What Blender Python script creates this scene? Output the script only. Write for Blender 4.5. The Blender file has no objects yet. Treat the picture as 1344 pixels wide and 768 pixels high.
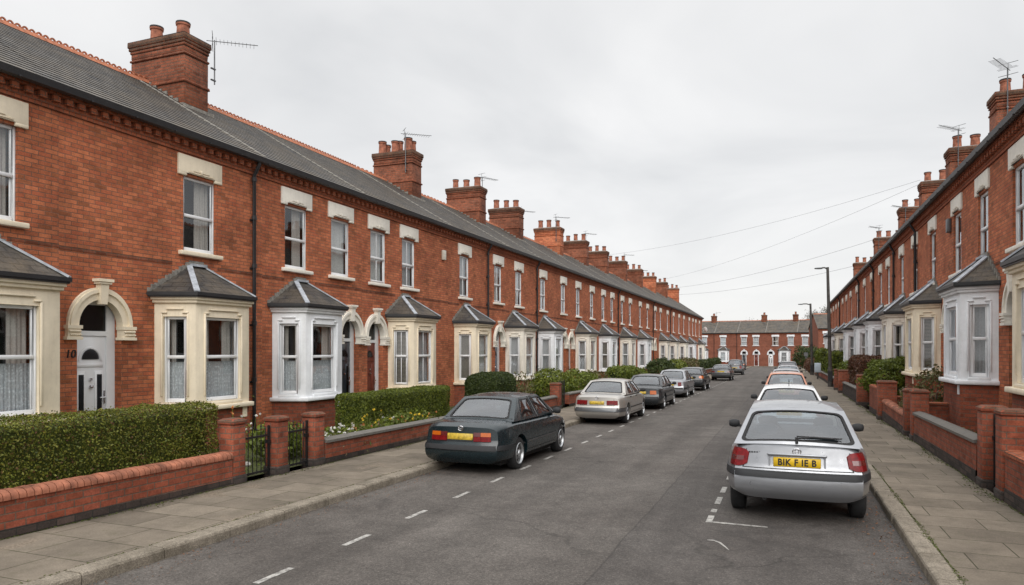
import bpy, bmesh, math, random
import numpy as np
from mathutils import Vector, Matrix, noise
from mathutils.bvhtree import BVHTree
R = math.radians
PI = math.pi
rnd = random.Random(7)
scene = bpy.context.scene
COL = scene.collection
G = 0.0101                                  # the street falls away gently
def gz(Y):
    return -G * max(-40.0, min(Y, 140.0))

# ------------------------------------------------------------------ materials
MATS = {}
class NT:
    def __init__(s, name):
        s.m = bpy.data.materials.new(name); s.m.use_nodes = True
        s.t = s.m.node_tree; s.t.nodes.clear()
        s.out = s.n('ShaderNodeOutputMaterial')
    def n(s, typ, **kw):
        nd = s.t.nodes.new(typ)
        for k, v in kw.items():
            if k.startswith('i_'):
                key = k[2:].replace('_', ' ')
                nd.inputs[int(key) if key.isdigit() else key].default_value = v
            else: setattr(nd, k, v)
        return nd
    def l(s, a, b): s.t.links.new(a, b)
    def noise(s, vec, scale, detail=4, rough=.6, dist=0):
        nd = s.n('ShaderNodeTexNoise'); nd.inputs['Scale'].default_value = scale
        nd.inputs['Detail'].default_value = detail; nd.inputs['Roughness'].default_value = rough
        nd.inputs['Distortion'].default_value = dist
        if vec is not None: s.l(vec, nd.inputs['Vector'])
        return nd.outputs['Fac']
    def ramp(s, fac, stops):
        nd = s.n('ShaderNodeValToRGB'); e = nd.color_ramp.elements
        while len(e) < len(stops): e.new(0.5)
        for i, (p, c) in enumerate(stops):
            e[i].position = p
            e[i].color = (c, c, c, 1) if isinstance(c, (int, float)) else (*c, 1)
        s.l(fac, nd.inputs['Fac']); return nd.outputs['Color']
    def mix(s, fac, a, b, mode='MIX'):
        nd = s.n('ShaderNodeMix'); nd.data_type = 'RGBA'; nd.blend_type = mode
        for sock, v in ((nd.inputs['Factor'], fac), (nd.inputs['A'], a), (nd.inputs['B'], b)):
            if isinstance(v, bpy.types.NodeSocket): s.l(v, sock)
            elif isinstance(v, (int, float)): sock.default_value = v if sock.type == 'VALUE' else (v, v, v, 1)
            else: sock.default_value = (*v, 1)
        return nd.outputs['Result']
    def math(s, op, a, b=0.0, clamp=False):
        nd = s.n('ShaderNodeMath'); nd.operation = op; nd.use_clamp = clamp
        for i, v in enumerate((a, b)):
            if isinstance(v, bpy.types.NodeSocket): s.l(v, nd.inputs[i])
            else: nd.inputs[i].default_value = v
        return nd.outputs[0]
    def bsdf(s, col, rough=.7, bump=None, strength=.4, dist=.01, metal=0.0, spec=None, coat=0.0):
        p = s.n('ShaderNodeBsdfPrincipled')
        if isinstance(col, bpy.types.NodeSocket): s.l(col, p.inputs['Base Color'])
        else: p.inputs['Base Color'].default_value = (*col, 1)
        if isinstance(rough, bpy.types.NodeSocket): s.l(rough, p.inputs['Roughness'])
        else: p.inputs['Roughness'].default_value = rough
        p.inputs['Metallic'].default_value = metal
        if spec is not None: p.inputs['Specular IOR Level'].default_value = spec
        if coat: p.inputs['Coat Weight'].default_value = coat; p.inputs['Coat Roughness'].default_value = .04
        if bump is not None:
            b = s.n('ShaderNodeBump'); b.inputs['Strength'].default_value = strength
            b.inputs['Distance'].default_value = dist
            s.l(bump, b.inputs['Height']); s.l(b.outputs['Normal'], p.inputs['Normal'])
        s.l(p.outputs[0], s.out.inputs['Surface']); return p
    def uv(s): return s.n('ShaderNodeTexCoord').outputs['UV']
    def obj(s): return s.n('ShaderNodeTexCoord').outputs['Object']
    def world(s): return s.n('ShaderNodeNewGeometry').outputs['Position']

def simple(name, col, rough=.6, var=.12, scale=6., bump=0.15, metal=0., spec=None, coat=0., fine=60.):
    t = NT(name); v = t.world()
    a = t.noise(v, scale, 5); f = t.noise(v, fine, 3)
    lo = tuple(x * (1 - var * 1.6) for x in col); hi = tuple(min(1, x * (1 + var)) for x in col)
    c = t.ramp(a, [(.3, lo), (.7, hi)])
    t.bsdf(c, rough, f if bump else None, bump, .004, metal, spec, coat)
    MATS[name] = t.m; return t.m

def mat_brick(name, c1, c2, mortar, stain=.5, w=.225, h=.075, dark=.35, msize=.009):
    t = NT(name); uv = t.uv(); wp = t.world()
    wob = t.noise(uv, 9., 2)
    vadd = t.n('ShaderNodeVectorMath', operation='MULTIPLY_ADD')
    t.l(wob, vadd.inputs[0]); vadd.inputs[1].default_value = (.006, .006, 0); t.l(uv, vadd.inputs[2])
    b = t.n('ShaderNodeTexBrick'); t.l(vadd.outputs[0], b.inputs['Vector'])
    b.inputs['Color1'].default_value = (*c1, 1); b.inputs['Color2'].default_value = (*c2, 1)
    b.inputs['Mortar'].default_value = (*mortar, 1); b.inputs['Scale'].default_value = 1
    b.inputs['Mortar Size'].default_value = msize; b.inputs['Mortar Smooth'].default_value = .35
    b.inputs['Brick Width'].default_value = w; b.inputs['Row Height'].default_value = h
    b2 = t.n('ShaderNodeTexBrick'); t.l(vadd.outputs[0], b2.inputs['Vector'])
    b2.offset_frequency = 2
    b2.inputs['Color1'].default_value = (0, 0, 0, 1); b2.inputs['Color2'].default_value = (1, 1, 1, 1)
    b2.inputs['Mortar'].default_value = (.5, .5, .5, 1); b2.inputs['Scale'].default_value = 1
    b2.inputs['Mortar Size'].default_value = msize; b2.inputs['Brick Width'].default_value = w; b2.inputs['Row Height'].default_value = h
    b2.inputs['Bias'].default_value = 0
    dk = t.ramp(b2.outputs['Color'], [(0., 1 - dark), (.25, 1.), (.78, 1.), (1., 1.35)])
    c = t.mix(1., b.outputs['Color'], dk, 'MULTIPLY')
    n1 = t.noise(wp, 1.1, 6, .65); n2 = t.noise(wp, 7., 5, .7)
    st = t.ramp(n1, [(.32, 1 - .36 * stain), (.58, 1.08)])
    st2 = t.ramp(n2, [(.3, 1 - .3 * stain), (.6, 1.06)])
    c = t.mix(1., c, st, 'MULTIPLY'); c = t.mix(1., c, st2, 'MULTIPLY')
    n3 = t.noise(wp, 45., 3, .7); c = t.mix(1., c, t.ramp(n3, [(.3, .76), (.7, 1.17)]), 'MULTIPLY')
    # pale lime bloom in patches
    bl = t.ramp(t.noise(wp, 2.3, 5, .75), [(.6, 0.), (.8, .14)])
    c = t.mix(bl, c, (.5, .38, .3))
    hgt = t.math('SUBTRACT', t.math('MULTIPLY', n3, .5), b.outputs['Fac'])
    t.bsdf(c, .88, hgt, .55, .006, spec=.25)
    MATS[name] = t.m; return t.m

mat_brick('brick', (.66, .22, .10), (.34, .095, .046), (.21, .11, .075), .85, dark=.55, msize=.008)
mat_brick('brick_chimney', (.33, .10, .05), (.20, .07, .04), (.13, .085, .06), 1.2, dark=.55)
mat_brick('brick_cap', (.20, .10, .06), (.12, .068, .045), (.09, .07, .055), 1.2)
mat_brick('brick_wall', (.33, .09, .047), (.22, .062, .036), (.14, .09, .065), 1.0, dark=.5, w=.22, h=.085)
mat_brick('brick_soot', (.045, .036, .032), (.07, .05, .042), (.035, .032, .028), .6, w=.22, h=.085)
mat_brick('brick_trim', (.44, .13, .06), (.34, .10, .05), (.18, .10, .07), .6, w=.112, h=.075)

def mat_slate(name, c1, c2, w=.28, h=.19):
    t = NT(name); uv = t.uv(); wp = t.world()
    b = t.n('ShaderNodeTexBrick'); t.l(uv, b.inputs['Vector'])
    b.inputs['Color1'].default_value = (*c1, 1); b.inputs['Color2'].default_value = (*c2, 1)
    b.inputs['Mortar'].default_value = (.02, .02, .02, 1); b.inputs['Scale'].default_value = 1
    b.inputs['Mortar Size'].default_value = .010; b.inputs['Mortar Smooth'].default_value = .2
    b.inputs['Brick Width'].default_value = w; b.inputs['Row Height'].default_value = h
    lich = t.ramp(t.noise(wp, 1.3, 8, .72, .4), [(.40, 0.), (.66, .75)])
    c = t.mix(lich, b.outputs['Color'], (.165, .132, .092))
    mps = t.n('ShaderNodeMapping'); t.l(wp, mps.inputs[0]); mps.inputs['Scale'].default_value = (.5, 2.2, .5)
    c = t.mix(1., c, t.ramp(t.noise(mps.outputs[0], 1., 5, .7), [(.3, .72), (.7, 1.2)]), 'MULTIPLY')
    c = t.mix(1., c, t.ramp(t.noise(wp, 30., 4), [(.3, .75), (.7, 1.2)]), 'MULTIPLY')
    sep = t.n('ShaderNodeSeparateXYZ'); t.l(uv, sep.inputs[0])
    saw = t.math('FRACT', t.math('DIVIDE', sep.outputs[1], h))
    hg = t.math('SUBTRACT', t.math('MULTIPLY', saw, -.9), b.outputs['Fac'])
    t.bsdf(c, .62, hg, .8, .012, spec=.3)
    MATS[name] = t.m
mat_slate('slate', (.132, .122, .110), (.062, .059, .058), .30, .2235)
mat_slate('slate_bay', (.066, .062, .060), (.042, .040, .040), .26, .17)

def mat_stone(name, col, dirt=(.2, .16, .11), amt=.45):
    t = NT(name); wp = t.world()
    n = t.noise(wp, 3.5, 6, .7); n2 = t.noise(wp, 18., 5, .7)
    mp = t.n('ShaderNodeMapping'); t.l(wp, mp.inputs[0]); mp.inputs['Scale'].default_value = (14, 14, 1.2)
    streak = t.noise(mp.outputs[0], 1., 4, .7)
    c = t.ramp(n, [(.3, tuple(x * .86 for x in col)), (.65, col)])
    f = t.math('MULTIPLY', t.ramp(streak, [(.5, 0.), (.75, 1.)]), t.ramp(n2, [(.35, .1), (.7, 1.)]))
    f = t.math('MULTIPLY', f, amt)
    c = t.mix(f, c, dirt)
    t.bsdf(c, .72, n2, .18, .004, spec=.3)
    MATS[name] = t.m
mat_stone('cream', (.84, .74, .57), (.34, .27, .19), .35); mat_stone('cream_pale', (.80, .75, .66), (.3, .26, .2), .5); mat_stone('white_stone', (.82, .84, .86), (.40, .37, .32), .3)
mat_stone('cream_light', (.86, .82, .73), (.32, .28, .22), .3); mat_stone('coping_grey', (.15, .14, .125), (.05, .05, .04), .8)
mat_brick('brick_far', (.30, .10, .058), (.22, .075, .045), (.15, .09, .07), .6)
mat_stone('step_stone', (.36, .33, .28), (.12, .1, .07), .8)
simple('upvc', (.76, .77, .78), .35, .04, 3, 0)
simple('terracotta', (.42, .15, .075), .8, .25, 9, .3)
simple('lead', (.40, .43, .47), .5, .25, 7, .3, spec=.4)
simple('coping_red', (.34, .125, .07), .85, .4, 5, .4)
simple('pot_clay', (.33, .12, .07), .85, .35, 7, .3)
simple('slate_edge', (.038, .036, .036), .8, .3, 9, 0)
simple('mortar_flash', (.24, .225, .20), .9, .3, 14, .5)
simple('pipe_black', (.018, .018, .02), .45, .2, 6, .2)
simple('iron', (.012, .012, .013), .5, .2, 6, .1)
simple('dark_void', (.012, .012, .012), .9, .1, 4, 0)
simple('soil', (.085, .06, .04), .95, .4, 5, .8)
simple('steel', (.16, .165, .17), .5, .1, 5, 0, metal=.8)
simple('pole_paint', (.06, .055, .05), .6, .3, 4, .2)
simple('cable', (.11, .115, .125), .6, 0, 2, 0)
simple('rubber', (.016, .016, .017), .8, .2, 20, .2)
simple('trim_dark', (.016, .017, .019), .7, .1, 20, .1)
simple('rim', (.42, .43, .44), .35, .1, 9, 0, metal=.7)
simple('seat', (.035, .04, .045), .9, .1, 8, 0)
simple('plate_yellow', (.62, .40, .012), .4, .1, 9, 0)
simple('plate_yellow_dirty', (.52, .36, .04), .5, .35, 22, 0)
simple('lettering', (.012, .012, .014), .5, 0, 2, 0)
simple('light_red', (.17, .006, .008), .3, .3, 30, 0, spec=.3)
simple('light_amber', (.50, .11, .01), .12, .1, 30, 0, coat=1)
simple('light_smoke', (.11, .012, .012), .25, .2, 30, 0, coat=1)
simple('light_clear', (.42, .42, .42), .12, .1, 30, 0, coat=1)
simple('chrome', (.6, .6, .62), .18, .05, 5, 0, metal=1)
simple('wood_red', (.16, .035, .02), .4, .15, 5, .1)
simple('box_plastic', (.62, .58, .50), .5, .08, 8, 0)
simple('cabinet_blue', (.42, .50, .56), .5, .1, 8, 0)
simple('bark', (.075, .06, .045), .9, .3, 14, .7)
simple('pebble', (.5, .48, .44), .8, .3, 10, .3)
def paint(name, col, metal=.0, flake=.1, rough=.28, coat=.6):
    t = NT(name); wp = t.obj()
    d = t.noise(t.world(), 2.5, 6, .7)
    c = t.mix(t.ramp(d, [(.4, 0.), (.75, flake)]), col, tuple(x * .5 + .05 for x in col))
    rr = t.ramp(t.noise(t.world(), 9., 5, .7), [(.3, rough * .75), (.7, rough * 1.35)])
    t.bsdf(c, rr, None, metal=metal, coat=coat); MATS[name] = t.m
paint('paint_silver', (.30, .31, .33), .6, .25, .34, .5)
paint('paint_beige', (.42, .40, .37), .55, .25, .36)
paint('paint_dark', (.005, .014, .018), .0, .04, .25, .3)
paint('paint_black', (.018, .022, .026), .2, .3, .3)
paint('paint_grey', (.085, .09, .095), .4, .3, .34)
paint('paint_white', (.66, .67, .68), .1, .2, .34)
paint('paint_orange_roof', (.5, .2, .11), .1, .3, .3)  # paler orange, the sky's reflection on the car roof put into the colour
paint('paint_orange', (.42, .10, .035), .2, .2, .32)
paint('door_white', (.74, .75, .76), 0, .1, .35)
paint('door_navy', (.018, .025, .035), 0, .1, .35)
paint('door_blue', (.10, .14, .18), 0, .1, .35)
paint('door_green', (.02, .05, .035), 0, .1, .35)

def mat_glass(name, tint, refl_min=.08, rough=.02, ior=1.5, op=0.):
    t = NT(name)
    tr = t.n('ShaderNodeBsdfTransparent'); tr.inputs[0].default_value = (*tint, 1)
    gl = t.n('ShaderNodeBsdfGlossy'); gl.inputs['Roughness'].default_value = rough; gl.inputs[0].default_value = (.95, .97, 1, 1)
    fr = t.n('ShaderNodeLayerWeight'); fr.inputs[0].default_value = .5
    f = t.math('ADD', t.math('MULTIPLY', t.math('POWER', fr.outputs['Facing'], 4.), .9), refl_min, True)
    b = t.n('ShaderNodeBump'); b.inputs['Strength'].default_value = .05; b.inputs['Distance'].default_value = .02
    t.l(t.noise(t.world(), 1.7, 2), b.inputs['Height']); t.l(b.outputs[0], gl.inputs['Normal'])
    mx = t.n('ShaderNodeMixShader'); t.l(f, mx.inputs[0]); t.l(tr.outputs[0], mx.inputs[1]); t.l(gl.outputs[0], mx.inputs[2])
    last = mx.outputs[0]
    if op:
        df = t.n('ShaderNodeBsdfDiffuse'); df.inputs[0].default_value = (.45, .47, .48, 1)
        m2 = t.n('ShaderNodeMixShader'); m2.inputs[0].default_value = op
        t.l(last, m2.inputs[1]); t.l(df.outputs[0], m2.inputs[2]); last = m2.outputs[0]
    t.l(last, t.out.inputs[0]); MATS[name] = t.m
mat_glass('window_glass', (.93, .95, .95), .09, .02)
mat_glass('car_glass', (.44, .51, .54), .14, .03, 1.5, .015)
mat_glass('obscure_glass', (.12, .13, .14), .04, .25)
def mat_cloth(name, col, trans=.3, lace=False):
    t = NT(name); uv = t.uv()
    c = t.ramp(t.noise(uv, 30., 4, .7), [(.35, tuple(x * .75 for x in col)), (.65, col)])
    if lace:
        v = t.n('ShaderNodeTexVoronoi'); t.l(uv, v.inputs['Vector']); v.inputs['Scale'].default_value = 22
        c = t.mix(t.ramp(v.outputs['Distance'], [(.2, 0.), (.55, .42)]), c, (.2, .22, .24))
    p = t.n('ShaderNodeBsdfDiffuse'); t.l(c, p.inputs[0])
    q = t.n('ShaderNodeBsdfTranslucent'); t.l(c, q.inputs[0])
    mx = t.n('ShaderNodeMixShader'); mx.inputs[0].default_value = trans
    t.l(p.outputs[0], mx.inputs[1]); t.l(q.outputs[0], mx.inputs[2]); t.l(mx.outputs[0], t.out.inputs[0]); MATS[name] = t.m
mat_cloth('net', (.90, .94, .97), .2, True); mat_cloth('drape', (.72, .67, .62)); mat_cloth('drape_grey', (.55, .55, .56)); mat_cloth('blind', (.40, .36, .31))
mat_cloth('drape_white', (.80, .79, .77))

def mat_leaf(name, cols, trans=.25, rough=.5):
    t = NT(name); g = t.n('ShaderNodeNewGeometry')
    c = t.ramp(g.outputs['Random Per Island'], [(i / (len(cols) - 1), c) for i, c in enumerate(cols)])
    c = t.mix(1., c, t.ramp(t.noise(g.outputs['Position'], 3.2, 4, .7), [(.3, .7), (.7, 1.25)]), 'MULTIPLY')
    p = t.bsdf(c, rough, spec=.3)
    q = t.n('ShaderNodeBsdfTranslucent'); t.l(c, q.inputs[0])
    mx = t.n('ShaderNodeMixShader'); mx.inputs[0].default_value = trans
    t.l(p.outputs[0], mx.inputs[1]); t.l(q.outputs[0], mx.inputs[2]); t.l(mx.outputs[0], t.out.inputs[0]); MATS[name] = t.m
mat_leaf('leaf_olive', [(.045, .065, .010), (.085, .11, .014), (.13, .155, .02), (.19, .20, .03), (.15, .17, .025), (.24, .23, .04), (.09, .10, .015), (.13, .05, .03)])
mat_leaf('leaf_green', [(.045, .065, .012), (.09, .12, .016), (.14, .17, .02), (.18, .20, .03)])
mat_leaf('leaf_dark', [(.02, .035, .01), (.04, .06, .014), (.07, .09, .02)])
mat_leaf('leaf_bright', [(.07, .09, .015), (.12, .16, .02), (.17, .2, .03)])
mat_leaf('leaf_red', [(.07, .03, .02), (.12, .05, .03), (.16, .07, .04), (.08, .06, .02)])
mat_leaf('leaf_mixed', [(.05, .05, .02), (.09, .10, .025), (.14, .13, .05), (.17, .10, .06)])
mat_leaf('leaf_haze', [(.10, .09, .07), (.14, .12, .09), (.13, .13, .08)])
mat_leaf('petal_white', [(.6, .58, .55), (.75, .74, .7)]); mat_leaf('petal_yellow', [(.6, .42, .03), (.7, .5, .05)])
mat_leaf('petal_orange', [(.6, .18, .06), (.65, .3, .1)])
mat_leaf('dead_leaf', [(.16, .07, .035), (.22, .11, .06), (.12, .08, .05)]); mat_leaf('moss', [(.05, .06, .012), (.08, .10, .02), (.10, .11, .03)])

def mat_asphalt():
    t = NT('asphalt'); wp = t.world()
    big = t.noise(wp, .35, 6, .65); mid = t.noise(wp, 2.2, 6, .7)
    mp = t.n('ShaderNodeMapping'); t.l(wp, mp.inputs[0]); mp.inputs['Scale'].default_value = (1.6, .09, 1)
    lng = t.noise(mp.outputs[0], 1., 4, .6)
    vor = t.n('ShaderNodeTexVoronoi'); t.l(wp, vor.inputs['Vector']); vor.inputs['Scale'].default_value = 85.
    sp = t.ramp(vor.outputs['Color'], [(0., .35), (.5, .95), (.85, 1.4), (1., 2.3)])
    vb = t.n('ShaderNodeTexVoronoi'); t.l(wp, vb.inputs['Vector']); vb.inputs['Scale'].default_value = 38.
    sp = t.mix(1., sp, t.ramp(vb.outputs['Color'], [(0., .72), (.5, 1.), (1., 1.35)]), 'MULTIPLY')
    c = t.ramp(big, [(.35, (.074, .065, .058)), (.65, (.110, .099, .089))])
    c = t.mix(1., c, t.ramp(mid, [(.3, .78), (.7, 1.18)]), 'MULTIPLY')
    c = t.mix(1., c, t.ramp(lng, [(.35, .84), (.65, 1.14)]), 'MULTIPLY')
    c = t.mix(.6, c, t.mix(1., c, sp, 'MULTIPLY'))
    # two laying lanes of slightly different tarmac with a dark joint between them
    sx0 = t.n('ShaderNodeSeparateXYZ'); t.l(wp, sx0.inputs[0])
    jx = t.math('ADD', sx0.outputs[0], t.math('MULTIPLY', t.noise(wp, .7, 6, .75), .14))
    lane = t.math('GREATER_THAN', jx, -1.62)
    c = t.mix(t.math('MULTIPLY', lane, .55), c, t.mix(1., c, (.78, .79, .82), 'MULTIPLY'))
    jd = t.math('ABSOLUTE', t.math('ADD', jx, 1.62))
    c = t.mix(t.ramp(jd, [(0., .6), (.008, .35), (.016, 0.)]), c, (.03, .027, .025))
    # dark bitumen repairs along the left side and by the right kerb
    dk = t.ramp(t.noise(wp, .8, 7, .75, .8), [(.56, 0.), (.62, .45)])
    sx = t.n('ShaderNodeSeparateXYZ'); t.l(wp, sx.inputs[0])
    edge = t.math('ADD', t.math('LESS_THAN', sx.outputs[0], -3.9), t.math('GREATER_THAN', sx.outputs[0], -.9), True)
    c = t.mix(t.math('MULTIPLY', dk, t.math('ADD', t.math('MULTIPLY', edge, .8), .15)), c, (.035, .032, .03))
    # dusty pale scuffs
    du = t.ramp(t.noise(wp, 1.7, 7, .8, .3), [(.6, 0.), (.75, .3)])
    c = t.mix(t.math('MULTIPLY', du, t.math('ADD', edge, .15)), c, (.20, .175, .145))
    # cracks
    cv = t.n('ShaderNodeTexVoronoi'); cv.feature = 'DISTANCE_TO_EDGE'; cv.inputs['Scale'].default_value = .42
    wv = t.n('ShaderNodeVectorMath', operation='MULTIPLY_ADD'); nz = t.n('ShaderNodeTexNoise'); nz.inputs['Scale'].default_value = 1.4; nz.inputs['Detail'].default_value = 5
    t.l(wp, nz.inputs['Vector']); t.l(nz.outputs['Color'], wv.inputs[0]); wv.inputs[1].default_value = (1.2, 1.2, 0); t.l(wp, wv.inputs[2])
    t.l(wv.outputs[0], cv.inputs['Vector'])
    cr = t.ramp(cv.outputs['Distance'], [(.0, 1.), (.011, 0.)])
    crm = t.math('MULTIPLY', cr, t.ramp(t.noise(wp, .5, 3), [(.45, 0.), (.6, .6)]))
    c = t.mix(crm, c, (.025, .023, .02))
    hg = t.math('ADD', t.math('MULTIPLY', vor.outputs['Distance'], 1.), t.math('MULTIPLY', crm, -2))
    t.bsdf(c, .85, hg, .5, .006, spec=.3); MATS['asphalt'] = t.m
mat_asphalt()
def mat_paving():
    t = NT('paving'); uv = t.uv(); wp = t.world()
    b = t.n('ShaderNodeTexBrick'); t.l(uv, b.inputs['Vector'])
    b.inputs['Color1'].default_value = (.150, .126, .098, 1); b.inputs['Color2'].default_value = (.225, .190, .148, 1)
    b.inputs['Mortar'].default_value = (.055, .052, .03, 1); b.inputs['Scale'].default_value = 1
    b.inputs['Mortar Size'].default_value = .007; b.inputs['Mortar Smooth'].default_value = .2
    b.inputs['Brick Width'].default_value = .82; b.inputs['Row Height'].default_value = .58; b.offset = .43
    c = t.mix(1., b.outputs['Color'], t.ramp(t.noise(wp, 1.6, 7, .75), [(.3, .62), (.68, 1.15)]), 'MULTIPLY')
    c = t.mix(t.ramp(t.noise(wp, .45, 5, .7), [(.5, 0.), (.7, .35)]), c, (.22, .185, .145))
    c = t.mix(1., c, t.ramp(t.noise(wp, 70., 3, .7), [(.3, .78), (.7, 1.15)]), 'MULTIPLY')
    # gravelly worn patches and green growth
    gp = t.ramp(t.noise(wp, .9, 3, .6), [(.62, 0.), (.66, .5)])
    c = t.mix(gp, c, t.ramp(t.noise(wp, 45., 2), [(.4, (.10, .08, .06)), (.6, (.30, .24, .18))]))
    gm = t.ramp(t.noise(wp, 2.6, 7, .8), [(.52, 0.), (.72, .5)])
    c = t.mix(gm, c, (.075, .072, .042))
    hg = t.math('SUBTRACT', t.math('MULTIPLY', t.noise(wp, 40., 4, .7), .3), b.outputs['Fac'])
    t.bsdf(c, .85, hg, .5, .006, spec=.25); MATS['paving'] = t.m
mat_paving()
def mat_kerb():
    t = NT('kerb_granite'); wp = t.world()
    c = t.ramp(t.noise(wp, 2.4, 7, .75), [(.3, (.15, .128, .098)), (.7, (.30, .262, .21))])
    vor = t.n('ShaderNodeTexVoronoi'); t.l(wp, vor.inputs['Vector']); vor.inputs['Scale'].default_value = 110.
    c = t.mix(1., c, t.ramp(vor.outputs['Color'], [(0., .55), (.5, 1.), (1., 1.4)]), 'MULTIPLY')
    c = t.mix(t.ramp(t.noise(wp, 6., 6, .8), [(.48, 0.), (.7, .6)]), c, (.065, .058, .04))
    t.bsdf(c, .8, t.noise(wp, 60., 4, .7), .6, .006, spec=.25); MATS['kerb_granite'] = t.m
mat_kerb()
def mat_line():
    t = NT('road_paint'); wp = t.world()
    c = t.ramp(t.noise(wp, 14., 6, .8), [(.40, (.14, .13, .12)), (.56, (.42, .41, .38))])
    t.bsdf(c, .7, t.noise(wp, 80., 2), .3, .003); MATS['road_paint'] = t.m
mat_line()
def mat_grass():
    t = NT('grass_ground'); wp = t.world()
    c = t.ramp(t.noise(wp, 5., 7, .8), [(.3, (.05, .045, .02)), (.5, (.06, .075, .018)), (.7, (.10, .12, .03))])
    t.bsdf(c, .9, t.noise(wp, 50., 4), .8, .02); MATS['grass_ground'] = t.m
mat_grass()

# ------------------------------------------------------------------ mesh helpers
class MB:
    def __init__(s): s.v = []; s.f = []; s.m = []
    def add(s, vs, fs, mi=0):
        o = len(s.v); s.v += [tuple(p) for p in vs]
        s.f += [tuple(i + o for i in f) for f in fs]; s.m += [mi] * len(fs); return s
    def box(s, x0, x1, y0, y1, z0, z1, mi=0):
        return s.add([(x0,y0,z0),(x1,y0,z0),(x1,y1,z0),(x0,y1,z0),(x0,y0,z1),(x1,y0,z1),(x1,y1,z1),(x0,y1,z1)],
                     [(0,3,2,1),(4,5,6,7),(0,1,5,4),(1,2,6,5),(2,3,7,6),(3,0,4,7)], mi)
    def quad(s, a, b, c, d, mi=0): return s.add([a, b, c, d], [(0, 1, 2, 3)], mi)
    def prism(s, pts, z0, z1, mi=0):        # pts ccw in xy
        n = len(pts)
        return s.add([(x, y, z0) for x, y in pts] + [(x, y, z1) for x, y in pts],
                     [tuple(range(n))[::-1], tuple(range(n, 2*n))] + [(i, (i+1) % n, (i+1) % n + n, i + n) for i in range(n)], mi)
    def obox(s, p0, p1, w, h, mi=0, up=(0,0,1)):   # bar from p0 to p1
        p0 = Vector(p0); p1 = Vector(p1); d = (p1 - p0).normalized(); u = Vector(up)
        if abs(d.dot(u)) > .98: u = Vector((0, 1, 0))
        a = d.cross(u).normalized() * w / 2; b = a.cross(d).normalized() * h / 2
        vs = [p0-a-b, p0+a-b, p0+a+b, p0-a+b, p1-a-b, p1+a-b, p1+a+b, p1-a+b]
        return s.add(vs, [(0,1,2,3),(7,6,5,4),(4,5,1,0),(5,6,2,1),(6,7,3,2),(7,4,0,3)], mi)
    def tube(s, pts, r, n=8, mi=0, cap=True):
        pts = [Vector(p) for p in pts]; rings = []
        for i, p in enumerate(pts):
            d = (pts[min(i+1, len(pts)-1)] - pts[max(i-1, 0)]).normalized()
            u = Vector((0,0,1)) if abs(d.z) < .95 else Vector((0,1,0))
            a = d.cross(u).normalized(); b = a.cross(d)
            rr = r[i] if isinstance(r, (list, tuple)) else r
            rings.append([p + (a*math.cos(2*PI*k/n) + b*math.sin(2*PI*k/n))*rr for k in range(n)])
        vs = [q for g in rings for q in g]; fs = []
        for i in range(len(pts)-1):
            for k in range(n):
                fs.append((i*n+k, i*n+(k+1)%n, (i+1)*n+(k+1)%n, (i+1)*n+k))
        if cap: fs += [tuple(range(n))[::-1], tuple(range((len(pts)-1)*n, len(pts)*n))]
        return s.add(vs, fs, mi)
    def lathe(s, prof, c=(0,0,0), n=16, mi=0, axis='z'):
        vs = []; fs = []
        for (r, h) in prof:
            for k in range(n):
                a = 2*PI*k/n; x, y = r*math.cos(a), r*math.sin(a)
                vs.append((c[0]+x, c[1]+y, c[2]+h) if axis == 'z' else (c[0]+h, c[1]+x, c[2]+y))
        for i in range(len(prof)-1):
            for k in range(n): fs.append((i*n+k, i*n+(k+1)%n, (i+1)*n+(k+1)%n, (i+1)*n+k))
        return s.add(vs, fs, mi)
    def wall(s, o, ux, L, z0, z1, holes, rev, mi=0, n=None, revmi=None):
        # vertical wall from o (x,y) along unit ux, inward normal n; holes (a0,a1,b0,b1[,arch])
        ox, oy = o; nx, ny = n
        P = lambda a, z, d=0: (ox + ux[0]*a + nx*d, oy + ux[1]*a + ny*d, z)
        A = sorted({0, L, *[h[0] for h in holes], *[h[1] for h in holes]})
        Z = sorted({z0, z1, *[h[2] for h in holes], *[h[3] for h in holes]})
        for i in range(len(A)-1):
            for j in range(len(Z)-1):
                ca, cz = (A[i]+A[i+1])/2, (Z[j]+Z[j+1])/2
                if any(h[0] < ca < h[1] and h[2] < cz < h[3] for h in holes): continue
                s.quad(P(A[i], Z[j]), P(A[i+1], Z[j]), P(A[i+1], Z[j+1]), P(A[i], Z[j+1]), mi)
        rm = mi if revmi is None else revmi
        for h in holes:
            a0, a1, b0, b1 = h[:4]
            arch = len(h) > 4 and h[4]
            s.quad(P(a0,b0), P(a0,b1), P(a0,b1,rev), P(a0,b0,rev), rm) if not arch else s.quad(P(a0,b0), P(a0,arch), P(a0,arch,rev), P(a0,b0,rev), rm)
            s.quad(P(a1,b0,rev), P(a1,b1,rev), P(a1,b1), P(a1,b0), rm) if not arch else s.quad(P(a1,b0,rev), P(a1,arch,rev), P(a1,arch), P(a1,b0), rm)
            s.quad(P(a0,b0,rev), P(a1,b0,rev), P(a1,b0), P(a0,b0), rm)
            if not arch: s.quad(P(a0,b1), P(a1,b1), P(a1,b1,rev), P(a0,b1,rev), rm)
            else:
                c = (a0+a1)/2; r = (a1-a0)/2; N = 12
                pr = [(c - r*math.cos(PI*k/N), arch + (b1-arch)*math.sin(PI*k/N)) for k in range(N+1)]
                for k in range(N):
                    (xa, za), (xb, zb) = pr[k], pr[k+1]
                    s.quad(P(xa,za), P(xb,zb), P(xb,b1), P(xa,b1), mi)
                    s.quad(P(xa,za), P(xa,za,rev), P(xb,zb,rev), P(xb,zb), rm)
        return s
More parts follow.
